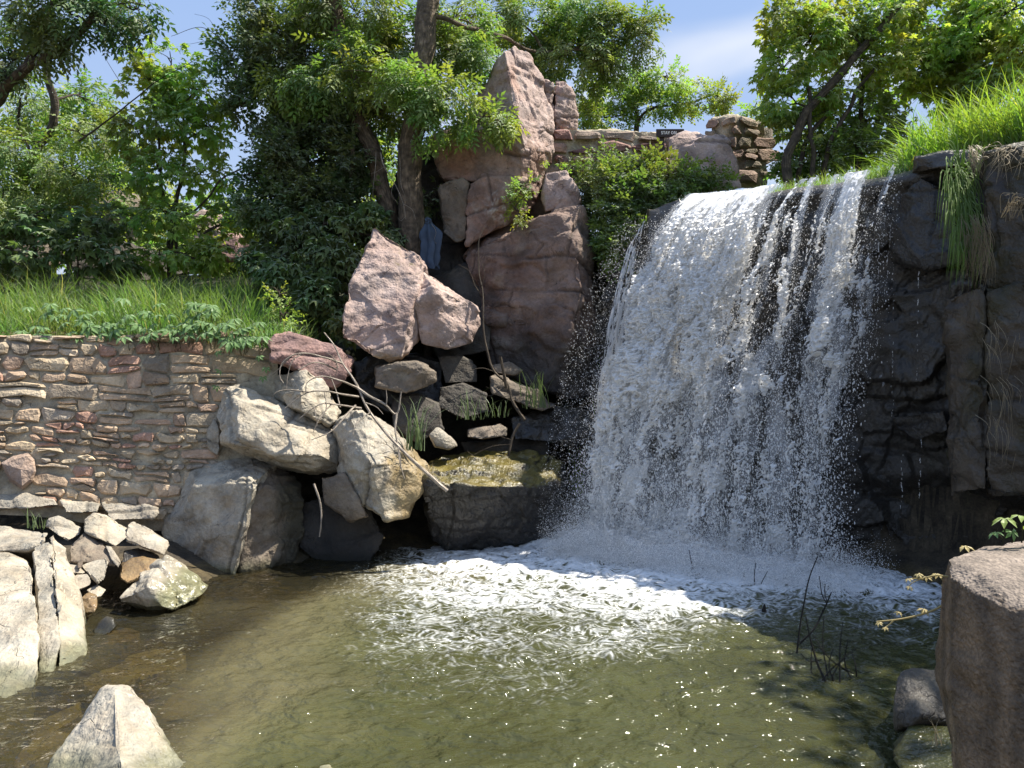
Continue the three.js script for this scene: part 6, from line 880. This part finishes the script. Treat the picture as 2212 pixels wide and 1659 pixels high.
// creeper along the top of the wall: every palmate leaf its own piece
{
  const palm = (() => { const p = []; for (let i = 0; i < 5; i++) { const a = (i - 2) * 0.95, d = V3(Math.sin(a), 0.05, Math.cos(a)), s = V3(d.z, 0, -d.x), L = 1 - 0.1 * Math.abs(i - 2), at = (t, w, h) => d.clone().multiplyScalar(t * L).addScaledVector(s, w).add(V3(0, h - 0.42 * t * t, 0)); const rib = [at(0, 0, 0), at(0.3, 0, 0), at(0.62, 0, -0.01), at(1, 0, -0.06)], le = [at(0.3, 0.11, 0.05), at(0.62, 0.2, 0.05)], ri = [at(0.3, -0.11, 0.05), at(0.62, -0.2, 0.05)]; for (const q of [[rib[0], le[0], rib[1]], [rib[1], le[0], le[1]], [rib[1], le[1], rib[2]], [rib[2], le[1], rib[3]], [rib[0], rib[1], ri[0]], [rib[1], ri[1], ri[0]], [rib[1], rib[2], ri[1]], [rib[2], rib[3], ri[1]]]) for (const v of q) p.push(v.x, v.y, v.z); } return geoOf(p); })();
  const r = RNG(81), green = leafMat(0.13, 0.25, 0.06, 0.4);
  const leafAt = (t, p, size, tilt, yaw, m = green) => { const l = part(t, numberedPart(t, 'leaf'), palm, m); l.position.copy(p); l.rotation.set(tilt, yaw, (r() - 0.5) * 0.5, 'YXZ'); l.scale.setScalar(size); return l; };
  const spread = [[[40, 250], 'creeper_plant', 'broad five fingered creeper leaves on the left part of the wall top', 34, 0], [[220, 330], 'creeper_plant', 'pale sunlit creeper leaves bunched on the wall top left of centre', 30, 1], [[330, 460], 'creeper_plant', 'star shaped creeper leaves drooping over the wall top near its middle', 30, 2], [[440, 570], 'creeper_plant', 'creeper leaves at the right end of the terrace grass, trailing down the wall', 30, 3]];
  for (const [[a, b], name, label, n, k] of spread) {
    const t = thing(name, label, 'creeper', 'creeper along the top of the rubble wall'), st = [];
    for (let i = 0; i < n * 1.5; i++) {
      const x = lerp(a, b, r()), hi = Math.pow(r(), 1.3), y = lerp(730, 655 + 50 * noise3(x * 0.02, 3, k), hi) + (k === 3 ? 10 * (1 - hi) : 0), d = 9.25 + 0.25 * hi + 0.1 * (r() - 0.5), p = P(x, y, d);
      if (noise3(x * 0.045, k, 5) < 0.0 && r() < 0.8) continue; leafAt(t, p, 0.085 + 0.085 * r(), 0.25 + 0.5 * r(), (r() - 0.5) * 2.2); const f = p.clone().add(V3((r() - 0.5) * 0.2, -0.16 - 0.2 * hi, -0.1)); st.push(stem([f, f.clone().lerp(p, 0.6).add(V3(0.02, 0.02, 0)), p], 0.004, 0.0025, i, 5, 0.01, 0.06));
    }
    if (k === 3) for (const [x, y] of [[470, 760], [474, 800], [468, 835], [575, 795], [568, 815], [560, 770]]) leafAt(t, P(x, y, 9.2), 0.07, 0.9, (r() - 0.5) * 2);
    part(t, 'stems', mergeGeometries(st), STEM);
  }
  // dead roots and straw on the wall head
  const straw = []; for (let i = 0; i < 170; i++) { const x = lerp(10, 560, r()), p = P(x, 716 + 12 * r(), 9.36); for (let s = 0, q = p; s < 3; s++) { const e = q.clone().add(V3((r() - 0.5) * 0.12, (r() - 0.65) * 0.08, (r() - 0.3) * 0.04)), w = V3(0, 0.0022, 0.001); for (const v of [q.clone().add(w), q.clone().sub(w), e.clone().add(w), e.clone().add(w), q.clone().sub(w), e.clone().sub(w)]) straw.push(v.x, v.y, v.z); q = e; } }
  solo('dead_straw', geoOf(straw), LM.straw, 'dry straw and roots matted along the wall top', 'straw', null, 'stuff');
  // creeper on the foreground block
  const y1 = leafMat(0.26, 0.36, 0.05, 0.5), young = leafMat(0.42, 0.33, 0.12, 0.35);
  const f = thing('creeper_plant', 'bright young creeper with five fingered leaves standing on the big brown block', 'creeper'), fs = [];
  for (const [x, y, s, tl, yw, m, fx, fy] of [[2170, 1120, 0.062, 0.15, -0.6, y1, 2165, 1175], [2204, 1114, 0.06, 0.1, 0.5, y1, 2207, 1172], [2186, 1148, 0.04, 1.0, 0.2, green, 2186, 1172], [2150, 1150, 0.04, 0.3, -1.4, green, 2165, 1165], [2225, 1140, 0.05, 0.5, 1.2, y1, 2215, 1175], [2083, 1180, 0.042, 0.0, 0.9, young, 2082, 1196]]) { leafAt(f, P(x, y, 3.2), s, tl, yw, m); fs.push(stem([P(fx, fy, 3.22), P(lerp(fx, x, 0.5) + 3, lerp(fy, y, 0.5), 3.2), P(x, y, 3.2)], 0.0035, 0.0025, x, 6, 0.003, 0.03)); }
  part(f, 'stems', mergeGeometries(fs), STEM);
  const g = thing('creeper_shoot', 'two yellowish creeper shoots reaching left from the big brown block over the water', 'creeper'), gs = [stem([P(2050, 1246, 2.98), P(2022, 1243, 3.0), P(1996, 1249, 3.02), P(1968, 1250, 3.05)], 0.004, 0.002, 3, 6, 0.004, 0.02), stem([P(2056, 1282, 2.98), P(2036, 1308, 3.0), P(1996, 1326, 3.02), P(1950, 1337, 3.05), P(1893, 1343, 3.08)], 0.005, 0.0025, 4, 6, 0.004, 0.02), stem([P(1996, 1249, 3.02), P(1972, 1258, 3.03), P(1962, 1268, 3.04)], 0.003, 0.0015, 5, 6, 0.002, 0.02), stem([P(1930, 1340, 3.06), P(1918, 1352, 3.06), P(1906, 1358, 3.06)], 0.003, 0.0015, 6, 6, 0.002, 0.02)];
  part(g, 'shoot', mergeGeometries(gs), young);
  for (const [x, y, s, yw] of [[2025, 1240, 0.03, 0.3], [2002, 1246, 0.026, -0.6], [1984, 1240, 0.024, 0.2], [1962, 1250, 0.022, -1], [1966, 1268, 0.02, 0], [2040, 1262, 0.022, 0.8], [1996, 1316, 0.032, 0.2], [1940, 1322, 0.022, 0.4], [1898, 1345, 0.02, -0.6], [1912, 1356, 0.018, 0.5]]) leafAt(g, P(x, y, 3.03), s, 0.3, yw, young);
}
// the blue garment
{
  const n = 56, m = 60, V = [], Fc = [], C = [], top = P(925, 476, 11.55), bot = P(928, 578, 11.5);
  for (let j = 0; j <= m; j++) { const v = j / m, c = top.clone().lerp(bot, v), rad = lerp(0.035, 0.125, sstep(0.02, 0.3, v)) * (1 - 0.18 * sstep(0.25, 0.5, v) + 0.25 * v), tw = 1.2 * v;
    for (let i = 0; i < n; i++) { const a = i / n * 6.2832, q = rad * (1 + 0.34 * Math.sin(a * 5 + tw * 2 + 2 * noise3(v * 3, 1, 2)) + 0.14 * Math.sin(a * 9 - tw) + 0.25 * noise3(Math.cos(a) * 1.5, v * 5, Math.sin(a) * 1.5)); V.push(V3(c.x + Math.cos(a) * q + 0.02 * Math.sin(v * 4), c.y + (j === m ? 0.03 * Math.sin(a * 4) : 0), c.z + Math.sin(a) * q * 0.6)); C.push([0.055, 0.08, 0.12].map((k) => k * (0.9 + 0.2 * noise3(v * 9, a * 2, 3)))); } }
  for (let j = 0; j < m; j++) for (let i = 0; i < n; i++) { const a = j * n + i, b = j * n + (i + 1) % n; Fc.push([a, b, a + n], [b, b + n, a + n]); }
  const t = thing('blue_garment', 'crumpled blue garment hanging beside the straight tree trunk', 'garment'), cloth = new THREE.MeshStandardMaterial({ vertexColors: true, roughness: 0.9, bumpMap: grainBump, bumpScale: 0.004, side: THREE.DoubleSide });
  part(t, 'cloth', finish(V, Fc, normalsOf(V, Fc), C), cloth);
  const k = new THREE.TorusKnotGeometry(0.028, 0.014, 40, 8, 2, 3); k.translate(top.x, top.y - 0.01, top.z + 0.03); k.setAttribute('color', new THREE.Float32BufferAttribute(new Float32Array(k.attributes.position.count * 3).fill(0.1).map((q, i) => [0.055, 0.08, 0.12][i % 3]), 3)); part(t, 'knot', k, cloth);
  part(t, 'string', stem([P(932, 484, 11.5), P(942, 500, 11.5), P(938, 520, 11.5), P(946, 530, 11.5)], 0.004, 0.003, 3, 5, 0.004, 0.04), DEAD);
}

renderer.render(scene, camera);
